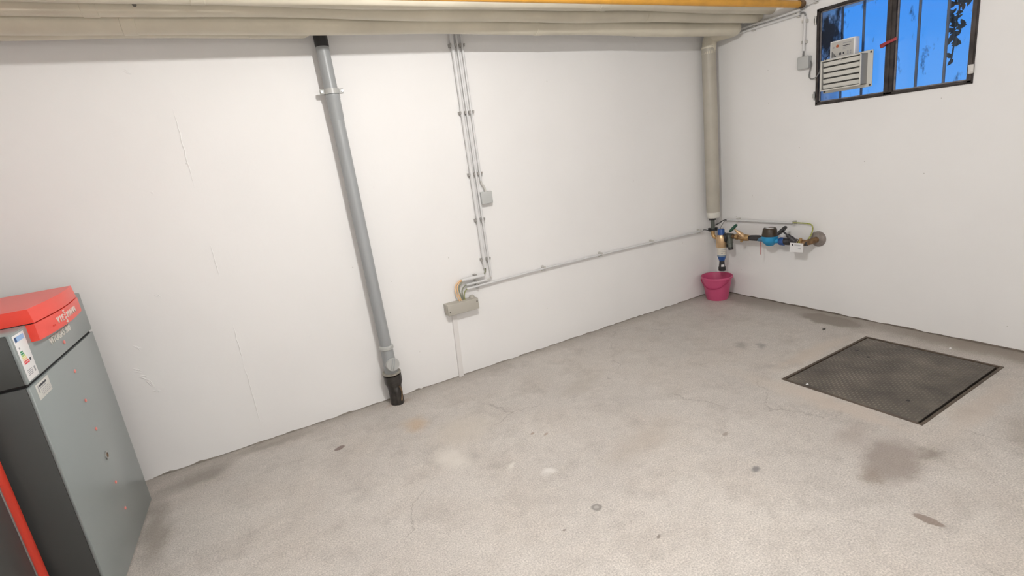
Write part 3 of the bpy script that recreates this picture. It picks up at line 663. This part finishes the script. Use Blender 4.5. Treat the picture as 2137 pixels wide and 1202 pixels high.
# distribution box with trunking
db = thing('distribution_box', 'long beige-grey terminal box low on the back wall', 'junction box', (-2.76, -.03, .505))
MB().box2((-2.886, -.052, .510), (-2.637, 0, .592), .005).build('body', DBOX, db)
MB().box2((-2.882, -.072, .507), (-2.634, -.050, .590), .004, 3).build('lid', DBOX, db)
MB().lathe([(0, .020), (.018, .020), (.024, .016)], (-2.665, -.030, .585), (0, 0, 1), 16).build('cable_gland', DBOX, db)
for x, z in ((-2.867, .533), (-2.646, .566)): MB().lathe([(0, .0055), (.002, .005)], (x, -.072, z), (0, -1, 0), 10).build('screw', SCREW, db)
tr = thing('cable_trunking', 'white cable trunking running from the terminal box down to the floor', 'trunking', (-2.83, -.008, 0))
trm = MB()
for (za, xa, zb, xb) in ((.507, -2.817, 0.0, -2.838),):
    trm.prism([(xa-.019, 0, za), (xa+.019, 0, za), (xb+.019, 0, zb), (xb-.019, 0, zb)], (0, -.012, 0))
trm.build('channel', TRUNK, tr)
MB().prism([(-2.817-.017, -.012, .507), (-2.817+.017, -.012, .507), (-2.838+.017, -.012, 0), (-2.838-.017, -.012, 0)], (0, -.004, 0)).build('cover', TRUNK, tr)

# ------------------------------------------------------------------ right wall: conduits, box, cable
def rclip(par, y, z, r, x=-.02, axis='y', mt=CLIPLIGHT):
    m_ = MB()
    if axis == 'y':
        for s in (-1, 1): m_.box((x/2-.004, y, z+s*(r+.004)), (abs(x)+.012, .020, .007), .001, seg=1)
        m_.box((-.003, y, z), (.006, .022, 2*r+.014))
    else:
        for s in (-1, 1): m_.box((x/2-.004, y+s*(r+.004), z), (abs(x)+.012, .007, .020), .001, seg=1)
        m_.box((-.003, y, z), (.006, 2*r+.014, .022))
    m_.build('clip', mt, par)
c1 = thing('conduit', 'upper of two grey conduits running along the right wall under the ceiling pipes', 'conduit', (-.03, -.6, 2.33), 'conduits on the right wall')
MB().tube([(-.024, -.30, 2.347), (-.024, -.85, 2.349)], .011, 14).build('tube', CONDUIT, c1)
MB().tube([(-.024, -.905, 2.369), (-.024, -.985, 2.381)], .008, 12).build('tube_end', CONDUIT, c1)
MB().tube(bez([(-.024, -.84, 2.349), (-.026, -.87, 2.352), (-.024, -.91, 2.370)], 5), .006, 10).build('cable_bend', GREYW, c1)
for y in (-.45, -.80, -.96): rclip(c1, y, 2.348 if y > -.9 else 2.377, .011 if y > -.9 else .008, -.024)
c2 = thing('conduit', 'lower of two grey conduits running along the right wall under the ceiling pipes', 'conduit', (-.02, -.6, 2.31), 'conduits on the right wall')
MB().tube([(-.020, -.315, 2.318), (-.020, -.845, 2.323)], .010, 14).build('tube', CONDUIT, c2)
MB().tube(bez([(-.020, -.84, 2.323), (-.020, -.868, 2.326), (-.020, -.882, 2.31), (-.020, -.882, 2.29)], 5), .006, 10).build('cable_bend', GREYW, c2)
for y in (-.44, -.83): rclip(c2, y, 2.319, .010, -.020)
c3 = thing('conduit', 'short vertical grey conduit leading down to the box beside the window', 'conduit', (-.02, -.875, 2.02), 'conduits on the right wall')
MB().tube([(-.020, -.882, 2.295), (-.020, -.874, 2.055)], .011, 14).build('tube', CONDUIT, c3)
MB().tube([(-.020, -.874, 2.06), (-.022, -.872, 2.015)], .006, 10).build('cable_tail', GREYW, c3)
for z in (2.262, 2.118): rclip(c3, -.880+.008*(2.262-z)/.3, z, .011, -.020, 'z')
j2 = thing('junction_box', 'square grey junction box on the right wall beside the window', 'junction box', (-.025, -.888, 1.924))
MB().box2((-.034, -.930, 1.926), (0, -.844, 2.014), .006).build('body', JBOX, j2)
MB().box2((-.052, -.932, 1.924), (-.033, -.842, 2.016), .009, 3).build('lid', JBOX, j2)
tag(rehome(MB().tube(bez([(-.02, -.929, 1.975), (-.024, -.938, 1.95), (-.026, -.927, 1.89), (-.028, -.928, 1.858), (-.030, -.950, 1.843), (-.034, -.985, 1.850), (-.038, -1.012, 1.880), (-.045, -1.02, 1.90)], 8), .0042, 10).build('cable', GREYW)), 'grey cable looping from the wall box to the window fan', 'cable')

# ------------------------------------------------------------------ window
wn = thing('window_1', 'dark steel two-casement window with bars', 'window', (0, (WY0+WY1)/2, WZ0))
for k_ in ('label', 'category'): del wn[k_]
struct(wn)
def wbox(name, y0, y1, z0, z1, x0, x1, mt, par, bev=.002): return MB().box2((x0, y0, z0), (x1, y1, z1), bev, seg=1).build(name, mt, par)
FT = .008
outer = MB()
for (y0, y1, z0, z1) in ((WY0, WY0+FT, WZ0, WZ1), (WY1-FT, WY1, WZ0, WZ1), (WY0, WY1, WZ0, WZ0+FT), (WY0, WY1, WZ1-FT, WZ1)): outer.box2((-.006, y0, z0), (.045, y1, z1), .001, seg=1)
outer.build('window_frame', WINFRAME, wn)
def casement(y0, y1, wl, wr_):
    m_ = MB(); z0, z1 = WZ0+FT-.001, WZ1-FT+.001
    for (a, b_, c_, d_) in ((y0, y0+wr_, z0, z1), (y1-wl, y1, z0, z1), (y0, y1, z0, z0+.014), (y0, y1, z1-.014, z1)): m_.box2((-.014, a, c_), (.030, b_, d_), .002, seg=1)
    cs = m_.build('casement', WINFRAME, wn)
    pt = MB()
    for (a, b_, c_, d_) in ((y0+wr_, y0+wr_+.008, z0+.014, z1-.014), (y1-wl-.008, y1-wl, z0+.014, z1-.014), (y0+wr_, y1-wl, z0+.014, z0+.022), (y0+wr_, y1-wl, z1-.022, z1-.014)): pt.box2((.004, a, c_), (.016, b_, d_))
    pt.build('putty', PUTTY, cs)
    MB().box2((.0085, y0+wr_, z0+.014), (.0125, y1-wl, z1-.014)).build('pane', GLASS, cs)
    return cs
MIDY = -1.459
ca = casement(MIDY+.002, WY1-FT+.001, .016, .016)
cb_ = casement(WY0+FT-.001, MIDY-.002, .034, .022)
wbox('astragal', MIDY-.014, MIDY+.002, WZ0+.02, WZ1-.02, -.020, -.012, WINFRAME, wn)
lt = MB(); lt.box((-.034, -1.468, 1.983), (.010, .105, .020), .004, rot=Euler((-.26, 0, 0))); lt.box((-.03, -1.432, 1.970), (.016, .030, .026), .005, rot=Euler((-.26, 0, 0))); lt.cyl((-.03, -1.462, 1.984), (-.012, -1.462, 1.984), .008, 12)
l_ = lt.build('latch', LATCHRED, wn); l_['label'] = 'red window latch'
for y, z in ((WY1+.002, 2.246), (WY1+.002, 1.718)):
    m_ = MB().cyl((-.016, y, z-.03), (-.016, y, z+.03), .006, 12); m_.box((-.009, y+.006, z), (.012, .016, .03)); m_.build('hinge', STEEL, wn)
m_ = MB().box((-.016, WY0+.010, 1.730), (.012, .026, .052), .003); m_.cyl((-.02, WY0-.004, 1.712), (-.02, WY0+.01, 1.712), .006, 10); m_.build('corner_hinge', mat('hinge_white', (.65, .63, .6), .5), wn)
for y in (-1.06, -1.21, -1.37, -1.557, -1.716, -1.87): MB().cyl((.15, y, WZ0), (.15, y, WZ1), .0085, 10).build('bar', BARM, wn)
# climbing plant hanging outside the right pane
pl = thing('climbing_plant', 'dark leafy vine hanging outside the right window pane', 'plant', (.24, -1.70, 1.80))
stem = bez([(.24, -1.695, 2.60), (.24, -1.70, 2.30), (.24, -1.735, 2.12), (.24, -1.715, 2.0), (.24, -1.72, 1.90), (.24, -1.71, 1.80)], 6)
MB().tube(stem, .005, 8).build('stem', LEAF, pl)
rl = random.Random(11)
for k in range(70):
    if k < 48: z = rl.uniform(2.02, 2.32)
    else: z = rl.uniform(1.80, 2.02)
    spread = .075 if z > 2.1 else .035
    cpos = Vector((.24+rl.uniform(-.02, .02), -1.725+rl.uniform(-spread, spread)-(.03 if z > 2.1 else 0), z)); s = rl.uniform(.012, .028); a = rl.uniform(0, 2*PI)
    d1 = Vector((rl.uniform(-.3, .3), math.cos(a), math.sin(a))).normalized(); d2 = Vector((rl.uniform(-.3, .3), -math.sin(a), math.cos(a))).normalized()
    MB().prism([cpos-d1*s, cpos-d1*s*.3+d2*s*.5, cpos+d1*s*.5+d2*s*.4, cpos+d1*s*1.2, cpos+d1*s*.5-d2*s*.4, cpos-d1*s*.3-d2*s*.5], d1.cross(d2)*.0012).build('leaf', LEAF, pl)
# extractor fan housing on the left pane
fn = thing('ventilation_fan', 'off-white louvred ventilation fan mounted on the left window pane', 'fan', (-.05, -1.20, 1.728))
fl_ = MB(); fl_.box2((-.018, -1.368, 1.722), (-.008, -1.028, 1.962), .004); fl_.build('flange', FANW, fn)
fb = MB()
A0, A1, B0, B1 = -1.335, -1.062, 1.742, 1.945
for (y0, y1, z0, z1) in ((A0, A0+.006, B0, B1), (A1-.006, A1, B0, B1), (A0, A1, B0, B0+.006), (A0, A1, B1-.006, B1)): fb.box2((-.100, y0, z0), (-.016, y1, z1), .002, seg=1)
fb.build('housing', FANG, fn)
MB().box2((-.030, A0+.004, B0+.004), (-.020, A1-.004, B1-.004)).build('back_plate', FANG, fn)
for k in range(5):
    zc = B0+.024+k*.0385
    MB().box((-.084, (A0+A1)/2, zc), (.006, A1-A0-.014, .029), .002, rot=Euler((0, math.radians(-14), 0)), seg=1).build('louvre', FANW, fn)
rim = MB()
for (y0, y1, z0, z1) in ((A0-.004, A0+.005, B0-.004, B1+.004), (A1-.005, A1+.004, B0-.004, B1+.004), (A0-.004, A1+.004, B0-.004, B0+.005), (A0-.004, A1+.004, B1-.005, B1+.004)): rim.box2((-.106, y0, z0), (-.094, y1, z1), .003)
rim.build('front_rim', FANW, fn)
for y, z in ((-1.356, 1.734), (-1.356, 1.948), (-1.04, 1.734)): MB().lathe([(0, .007), (.004, .006)], (-.018, y, z), (-1, 0, 0), 10).build('screw', SCREW, fn)
MB().cyl((-.104, -1.205, 1.932), (-.109, -1.205, 1.932), .006, 12).build('front_screw', STEEL, fn)
# white ballast box standing on the fan
ps = thing('ballast_box', 'white electrical ballast box with printed label standing on the window fan', 'electrical box', (-.06, -1.19, 1.949))
MB().box2((-.072, -1.278, 1.949), (-.018, -1.106, 2.066), .004).build('body', PSUW, ps)
lbl = MB().box2((-.0728, -1.268, 1.956), (-.072, -1.116, 2.058)).build('label', PSUL, ps); lbl['label'] = 'grey printed label'
def pp(y0, y1, z0, z1, mt=INK): MB().box2((-.0736, y0, z0), (-.0728, y1, z1)).build('label_print', mt, lbl)
pp(-1.252, -1.196, 2.036, 2.042, GREYINK); pp(-1.245, -1.196, 2.020, 2.025, INK); pp(-1.24, -1.196, 2.010, 2.013, GREYINK); pp(-1.235, -1.196, 2.000, 2.003, GREYINK)
MB().cyl((-.0728, -1.158, 2.028), (-.0736, -1.158, 2.028), .010, 14).build('label_print', mat('label_orange', (.45, .12, .05), .5), lbl)
MB().cyl((-.0728, -1.133, 2.022), (-.0736, -1.133, 2.022), .006, 12).build('label_print', GREYINK, lbl)
for k in range(4): pp(-1.120-.008*k-.005, -1.120-.008*k, 1.958, 1.996-.009*k, INK)
pp(-1.186, -1.172, 1.966, 1.982); pp(-1.207, -1.197, 1.968, 1.982); pp(-1.165, -1.155, 1.972, 1.974, GREYINK)
for y in (-1.226, -1.244): pp(y-.010, y, 1.976, 1.986, GREYINK); pp(y-.010, y, 1.962, 1.972, GREYINK)
tag(rehome(MB().tube(bez([(-.05, -1.11, 1.97), (-.05, -1.09, 1.985), (-.05, -1.07, 1.972), (-.05, -1.062, 1.955), (-.045, -1.05, 1.93), (-.03, -1.03, 1.90)], 6), .0045, 10).build('cable', NAVY)), 'short dark blue cable leaving the ballast box on the fan', 'cable')

# ------------------------------------------------------------------ water line in the corner
LX, LZ = -.125, .597
wp = thing('water_pipe', 'brass and iron water supply line along the right wall by the corner', 'pipe', (LX, -.5, LZ-.03))
MB().tube(bend([(RX, RY+.01, .70), (RX, RY+.01, .575), (LX-.01, -.20, .575)], .045, 8), .017, 16).build('brass_elbow', BRASS, wp)
MB().cyl((RX, RY+.01, .640), (RX, RY+.01, .760), .019, 18).build('riser_tail', GREYP, wp)
cl = MB()
for s in (-1, 1): cl.box((RX+s*.030*.8, RY+.01-s*.018, .655), (.020, .022, .030), .003)
cl.lathe([(0, .026), (.02, .026)], (RX, RY+.01, .645), (0, 0, 1), 18); cl.build('pipe_clamp', BLACKPVC, wp)
MB().cyl((LX, -.20, LZ-.004), (LX, -.33, LZ), .019, 18).build('brass_nipple', OLDBRASS, wp)
MB().lathe([(0, .026), (.03, .026)], (LX, -.325, LZ), (0, -1, 0), 6).build('hex_nut', BRASS, wp)
MB().cyl((LX, -.35, LZ), (LX, -.47, LZ), .018, 18).build('brass_pipe', OLDBRASS, wp)
MB().lathe([(0, .022), (.02, .024), (.07, .026), (.10, .025), (.12, .020)], (LX, -.47, LZ+.002), (0, -1, .05), 18).build('black_union', DKGREY, wp)
MB().cyl((LX, -.745, LZ), (LX, -1.0, LZ-.003), .0185, 18).build('iron_pipe', DKGREY, wp)
MB().lathe([(0, .030), (.045, .030), (.05, .024), (.085, .024)], (LX, -.80, LZ), (0, -1, 0), 18).build('union_nut', DKGREY, wp)
MB().tube(bend([(LX, -.93, LZ-.002), (LX, -.985, LZ), (-.02, -1.01, LZ+.012)], .05, 8), .024, 18).build('wall_elbow', OLDBRASS, wp)
MB().lathe([(0, .027), (.028, .027)], (LX, -.905, LZ), (0, -1, 0), 6).build('hex_nut', OLDBRASS, wp)
ec = MB().lathe([(0, .028), (.018, .028)], (LX, -.945, LZ), (0, -1, 0), 18); ec.box((LX-.02, -.954, LZ+.03), (.016, .020, .026), .002); ec.build('earth_clamp', BRASS, wp)
wf = tag(rehome(MB().lathe([(0, .062), (.010, .062), (.020, .056), (.026, .036), (.028, .028)], (0, -1.012, .612), (-1, 0, 0), 30).build('wall_rosette', mat('mortar_grey', (.27, .235, .215), .8, var=.3, vscale=25, bump=.5, bscale=60))), 'round grey mortar rosette where the water pipe enters the right wall', 'rosette')
# filter
FX, FY = -.178, -.208
wfl = thing('water_filter', 'backwash water filter with blue cap hanging above the pink bucket', 'water filter', (FX, FY, .274))
MB().lathe([(0, .032), (.05, .030), (.056, .027), (.057, .001)], (FX, FY, .615), (0, 0, 1), 24, cap=False).build('cap', DBLUE, wfl)
MB().lathe([(0, .044), (.004, .0465), (.085, .0465), (.105, .040), (.118, .034)], (FX, FY, .500), (0, 0, 1), 28).build('brass_head', BRASSHI, wfl)
MB().cyl((FX, FY, .575), (LX+.0, FY-.004, .588), .022, 16).build('connector', BRASS, wfl)
MB().lathe([(0, .039), (.075, .041)], (FX, FY, .428), (0, 0, 1), 28).build('cup', mat('filter_cup_white', (.70, .66, .58), .35), wfl)
lbp = MB(); rl = random.Random(5)
for k in range(3):
    for j in range(9):
        a = -2.2+j*.16-.15
        if rl.random() < .8:
            q = Vector((math.cos(a-.2), math.sin(a-.2), 0)); t_ = Vector((-q.y, q.x, 0)); c_ = Vector((FX, FY, .445+k*.017))+q*.0405
            lbp.box(c_, (.002, .005, .005 if k == 0 else .003), 0, rot=Euler((0, 0, math.atan2(q.y, q.x))))
lbp.build('cup_print', GREYINK, wfl)
MB().lathe([(0, .0395), (.014, .0395)], (FX, FY, .414), (0, 0, 1), 28).build('ring', mat('filter_ring', (.20, .26, .34), .4), wfl)
MB().lathe([(0, .024), (.03, .034), (.046, .038)], (FX, FY, .369), (0, 0, 1), 28).build('funnel', DBLUE, wfl)
nz = MB().lathe([(0, .031), (.004, .032), (.034, .032), (.036, .028), (.07, .024), (.096, .022)], (FX, FY, .274), (0, 0, 1), 24).build('drain_nozzle', BLACKPVC, wfl)
a = math.atan2(-.85, -.62)
MB().box((FX+math.cos(a)*.027, FY+math.sin(a)*.027, .326), (.006, .026, .020), .001, rot=Euler((0, math.radians(0), a))).build('nozzle_sticker', WHITEP, nz)
# backflow preventer / pressure reducer
bv = thing('pressure_reducer', 'dark grey pressure reducing valve tilted down beside the water filter', 'valve', (LX, -.27, .47))
MB().lathe([(0, .024), (.02, .030), (.075, .030), (.08, .025), (.118, .022), (.12, .018)], (LX-.01, -.255, .607), (-.18, -.32, -1), 22).build('body', GREYP, bv)
MB().lathe([(0, .0225), (.022, .021)], Vector((LX-.01, -.255, .607))+Vector((-.18, -.32, -1)).normalized()*.115, (-.18, -.32, -1), 22).build('end_cap', BLACKPVC, bv)
MB().tube(bez([(LX-.02, -.215, .625), (LX-.05, -.235, .62), (LX-.06, -.262, .595), (LX-.055, -.255, .565), (LX-.03, -.235, .55)], 6), .012, 12).build('black_bracket', BLACKPVC, bv)
MB().lathe([(0, .020), (.012, .024), (.03, .024), (.035, .018)], (LX-.02, -.232, .528), (-.4, -.15, -1), 18).build('black_knob', BLACKPVC, bv)
MB().cyl((LX, -.225, LZ), (LX, -.29, LZ), .028, 20).build('flange_body', GREYP, bv)
# valves
def handwheel(par, c, n, R, mt):
    n = Vector(n).normalized(); x, y, z = frame_from(n); m_ = MB(); c = Vector(c)
    m_.tube([c+(x*math.cos(2*PI*k/20)+y*math.sin(2*PI*k/20))*R*(1+.05*math.cos(5*2*PI*k/20)) for k in range(20)], .012, 10, closed=True)
    for k in range(5):
        a_ = 2*PI*k/5; m_.cyl(c, c+(x*math.cos(a_)+y*math.sin(a_))*R, .006, 8)
    m_.lathe([(-.008, .014), (.008, .014)], c, n, 14); m_.lathe([(-.008, R*.95), (.006, R*.95)], c, n, 20)
    m_.build('handwheel', mt, par)
v1 = thing('stop_valve', 'brass stop valve with green handwheel on the water line', 'valve', (LX, -.41, LZ-.03))
MB().lathe([(0, .022), (.01, .027), (.05, .030), (.09, .027), (.10, .022)], (LX, -.365, LZ), (0, -1, 0), 22).build('body', BRASS, v1)
b0 = Vector((LX-.004, -.425, LZ-.005)); b1 = Vector((LX-.045, -.335, .685)); dd = (b1-b0).normalized()
MB().lathe([(0, .021), (.05, .023), (.052, .020), (.082, .018), (.084, .011), (.105, .010), (.107, .006), ((b1-b0).length, .006)], b0, dd, 20).build('bonnet', BRASSHI, v1)
handwheel(v1, b1, dd, .036, GREENW)
MB().cyl((LX-.02, -.405, LZ-.022), (LX-.035, -.410, LZ-.028), .012, 14).build('drain_plug', BRASS, v1)
v2 = thing('stop_valve', 'dark grey stop valve with black handwheel between the water meter and the right wall rosette', 'valve', (LX, -.87, LZ-.03))
MB().lathe([(0, .024), (.02, .029), (.06, .029), (.08, .024)], (LX, -.845, LZ), (0, -1, 0), 22).build('body', DKGREY, v2)
b0 = Vector((LX-.004, -.905, LZ-.002)); b1 = Vector((LX-.03, -.800, .693)); dd = (b1-b0).normalized()
MB().lathe([(0, .022), (.055, .022), (.057, .017), (.09, .016), (.092, .008), ((b1-b0).length, .007)], b0, dd, 18).build('bonnet', DKGREY, v2)
handwheel(v2, b1, dd, .037, BLACKPVC)
# water meter
MY = -.675; MX = LX-.012
wm = thing('water_meter', 'blue water meter with dark brown lid on the pipe along the right wall', 'water meter', (MX, MY, .55))
MB().lathe([(0, .030), (.014, .042), (.030, .058), (.048, .064), (.078, .064), (.082, .060)], (MX, MY, .553), (0, 0, 1), 30).build('body', BLUE, wm)
MB().cyl((MX, MY+.06, LZ), (LX, MY+.115, LZ), .022, 18).build('inlet', mat('meter_blue_grey', (.08, .20, .32), .45), wm)
MB().cyl((MX, MY-.05, LZ-.002), (LX, MY-.09, LZ-.002), .020, 18).build('outlet', BLUE, wm)
MB().lathe([(0, .030), (.006, .034), (.040, .034), (.046, .028)], (LX, MY-.085, LZ-.003), (0, -1, 0), 20).build('outlet_nut', DBLUE, wm)
MB().lathe([(0, .063), (.006, .063), (.030, .058), (.056, .055), (.066, .050), (.070, .044), (.066, .040), (.0655, .0005)], (MX, MY, .635), (0, 0, 1), 30, cap=False).build('lid', BROWNCAP, wm)
MB().box((MX-.01, MY-.010, .7025), (.030, .052, .003), .001).build('lid_label', WHITEP, wm)
MB().box((MX+.004, MY+.032, .7025), (.024, .018, .003), .001).build('lid_label', WHITEP, wm)
tag(rehome(MB().tube(bez([(-.120, -.567, .590), (-.140, -.590, .580), (-.140, -.592, .530), (-.138, -.590, .462)], 6), .0035, 8).build('red_wire', REDWIRE)), 'red seal wire hanging down beside the water meter', 'wire')
# paper tag
tg = thing('paper_tag', 'white printed paper tag hanging from the water pipe', 'tag', (-.158, -.945, .535))
RT = Euler((0, math.radians(4), math.radians(3)))
MB().box((-.160, -.930, .562), (.0015, .108, .074), 0, rot=RT).build('card', WHITEP, tg)
tk = MB()
def tbox(y, z, wy, hz): tk.box((-.1610, y, z), (.0012, wy, hz), 0, rot=RT)
tbox(-.938, .585, .050, .003); tbox(-.936, .578, .046, .003); tbox(-.905, .557, .040, .004); tbox(-.955, .560, .022, .003); tbox(-.955, .553, .022, .003)
tk.build('card_print', GREYINK, tg)
MB().cyl((-.1600, -.896, .583), (-.1618, -.896, .583), .008, 12).build('card_stamp', INK, tg)
MB().tube(bez([(-.160, -.930, .597), (-.158, -.932, .612), (-.145, -.934, .622), (-.125, -.934, .622)], 4), .0014, 6).build('string', CLIPLIGHT, tg)
# earth wires and conduit above the water line
wcn = thing('conduit', 'pale conduit above the water meter on the right wall', 'conduit', (-.03, -.47, .715), 'conduits on the right wall')
MB().tube([(-.030, -.155, .729), (-.030, -.45, .730), (-.030, -.81, .735)], .0095, 14).build('tube', CONDUIT, wcn)
for y in (-.270, -.815): rclip(wcn, y, .731 if y > -.5 else .735, .0095, -.03)
tag(rehome(MB().tube(bez([(-.03, -.80, .735), (-.032, -.86, .738), (-.034, -.935, .737), (-.040, -.978, .728), (-.050, -.992, .69), (-.075, -.990, .645), (-.105, -.972, .602), (-.135, -.955, .590), (-.155, -.945, .604), (-.145, -.950, .620)], 8), .005, 10).build('earth_wire', EARTH)), 'green-yellow earth wire bending from the conduit down to the pipe clamp', 'wire', 'earth wires of the water line')
tag(rehome(MB().tube(bez([(-.03, -.16, .729), (-.045, -.13, .724), (-.09, -.105, .70), (-.128, -.095, .69)], 6), .0042, 8).build('earth_wire', BLACKW)), 'dark earth wire from the pale conduit to the corner riser', 'wire', 'earth wires of the water line')
tag(rehome(MB().tube(bez([(-.03, -.165, .727), (-.05, -.14, .715), (-.08, -.14, .69), (-.10, -.13, .655), (-.125, -.12, .645)], 6), .0032, 8).build('earth_wire', GREYW)), 'thin grey wire drooping below the dark earth wire in the corner', 'wire', 'earth wires of the water line')

# ------------------------------------------------------------------ bucket
bx, by = -.206, -.168
bk = thing('bucket', 'pink plastic bucket standing in the corner under the water filter', 'bucket', (bx, by, 0))
MB().lathe([(.012, .0005), (.012, .090), (0, .092), (0, .096), (.006, .099), (.205, .133), (.207, .141), (.222, .143), (.226, .141), (.224, .135), (.210, .131), (.016, .094), (.016, .0005)], (bx, by, 0), (0, 0, 1), 48, cap=False).build('body', PINK, bk)
# handle hangs down the camera side, pivots left-front and right-front
hp_ = []; 
ca_ = math.atan2(-.62, -.78)  # towards the viewer
for k in range(25):
    t = k/24; ang = ca_-1.45+t*2.35
    z = .202-.075*math.sin(PI*min(1, max(0, t)))**.8 - .010*(1-t)
    rr = .1335*(.70+.30*z/.205)+.008
    hp_.append((bx+math.cos(ang)*rr, by+math.sin(ang)*rr, z))
MB().tube(hp_, .0038, 8).build('handle', PINKD, bk)
for q in (hp_[0], hp_[-1]):
    v_ = Vector((q[0]-bx, q[1]-by, 0)).normalized(); MB().cyl(Vector(q)-v_*.010, Vector(q)+v_*.006, .008, 12).build('handle_lug', PINK, bk)

# ------------------------------------------------------------------ access cover in the floor
ac = thing('access_cover', 'dark patterned steel access cover set into the concrete floor', 'floor cover', tuple(lidp(0, 0, 0)), rotz=LA)
fr = MB(); fw = .016
for (u0, u1, v0, v1) in ((-hw, hw, -hh, -hh+fw), (-hw, hw, hh-fw, hh), (-hw, -hw+fw, -hh+fw, hh-fw), (hw-fw, hw, -hh+fw, hh-fw)):
    fr.box2((u0, v0, -.045), (u1, v1, .0025), .001, seg=1)
fr.build('frame', PLATEFRAME, ac, local=True)
fr = MB()
for (u0, u1, v0, v1) in ((-hw+fw, hw-fw, -hh+fw, -hh+fw+.05), (-hw+fw, hw-fw, hh-fw-.05, hh-fw), (-hw+fw, -hw+fw+.05, -hh+fw+.05, hh-fw-.05), (hw-fw-.05, hw-fw, -hh+fw+.05, hh-fw-.05)): fr.box2((u0, v0, -.045), (u1, v1, -.030))
fr.build('frame_ledge', BLACKGAP, ac, local=True)
pu0, pu1, pv0, pv1 = -hw+fw+.011, hw-fw-.003, -hh+fw+.016, hh-fw-.003
MB().box2((pu0, pv0, -.030), (pu1, pv1, -.002), .002, seg=1).build('plate', PLATE, ac, local=True)
ribs = MB(); nu, nv_ = 26, 44
for i in range(nu):
    for j in range(nv_):
        u = pu0+.018+(pu1-pu0-.036)*(i+(.5 if j % 2 else 0))/(nu-.5); v = pv0+.012+(pv1-pv0-.024)*j/(nv_-1)
        l2, w2, h = .0125, .0042, .0028
        bt = [ribs.bm.verts.new((u+a, v+b_, -.0022)) for a, b_ in ((-l2, 0), (0, -w2), (l2, 0), (0, w2))]
        tp_ = [ribs.bm.verts.new((u+a*.6, v+b_*.6, -.0022+h)) for a, b_ in ((-l2, 0), (0, -w2), (l2, 0), (0, w2))]
        ribs.bm.faces.new(tp_)
        for k in range(4): ribs.bm.faces.new((bt[k], bt[(k+1) % 4], tp_[(k+1) % 4], tp_[k]))
rib_o = ribs.build('raised_pattern', PLATERIB, ac, local=True); rib_o['kind'] = 'stuff'
for u, v in ((-.27, -.22), (.16, .20), (.22, .30)): MB().lathe([(0, .010), (.0012, .010)], (u, v, -.0015), (0, 0, 1), 12).build('lifting_hole', BLACKGAP, ac, local=True)
# a few crumbs of plaster and grit lying about
for k, (x, y, s, mt, lbl_) in enumerate([(-.36, -1.29, .010, SCREW, 'dark crumb of grit on the floor near the cover'), (-.20, -2.02, .008, WHITEP, 'white plaster crumb on the floor between cover and right wall'), (-1.26, -1.73, .008, WHITEP, 'white plaster crumb at the left corner of the floor cover')]):
    m_ = MB(); t_ = bmesh.new(); bmesh.ops.create_icosphere(t_, subdivisions=2, radius=1.0); rq = random.Random(k)
    for v in t_.verts: v.co *= rq.uniform(.7, 1.1)
    bmesh.ops.scale(t_, vec=(s*1.5, s, s*.6), verts=t_.verts); bmesh.ops.translate(t_, verts=t_.verts, vec=(x, y, s*.5)); m_._merge(t_)
    tag(rehome(m_.build('debris_crumb', mt)), lbl_, 'debris')
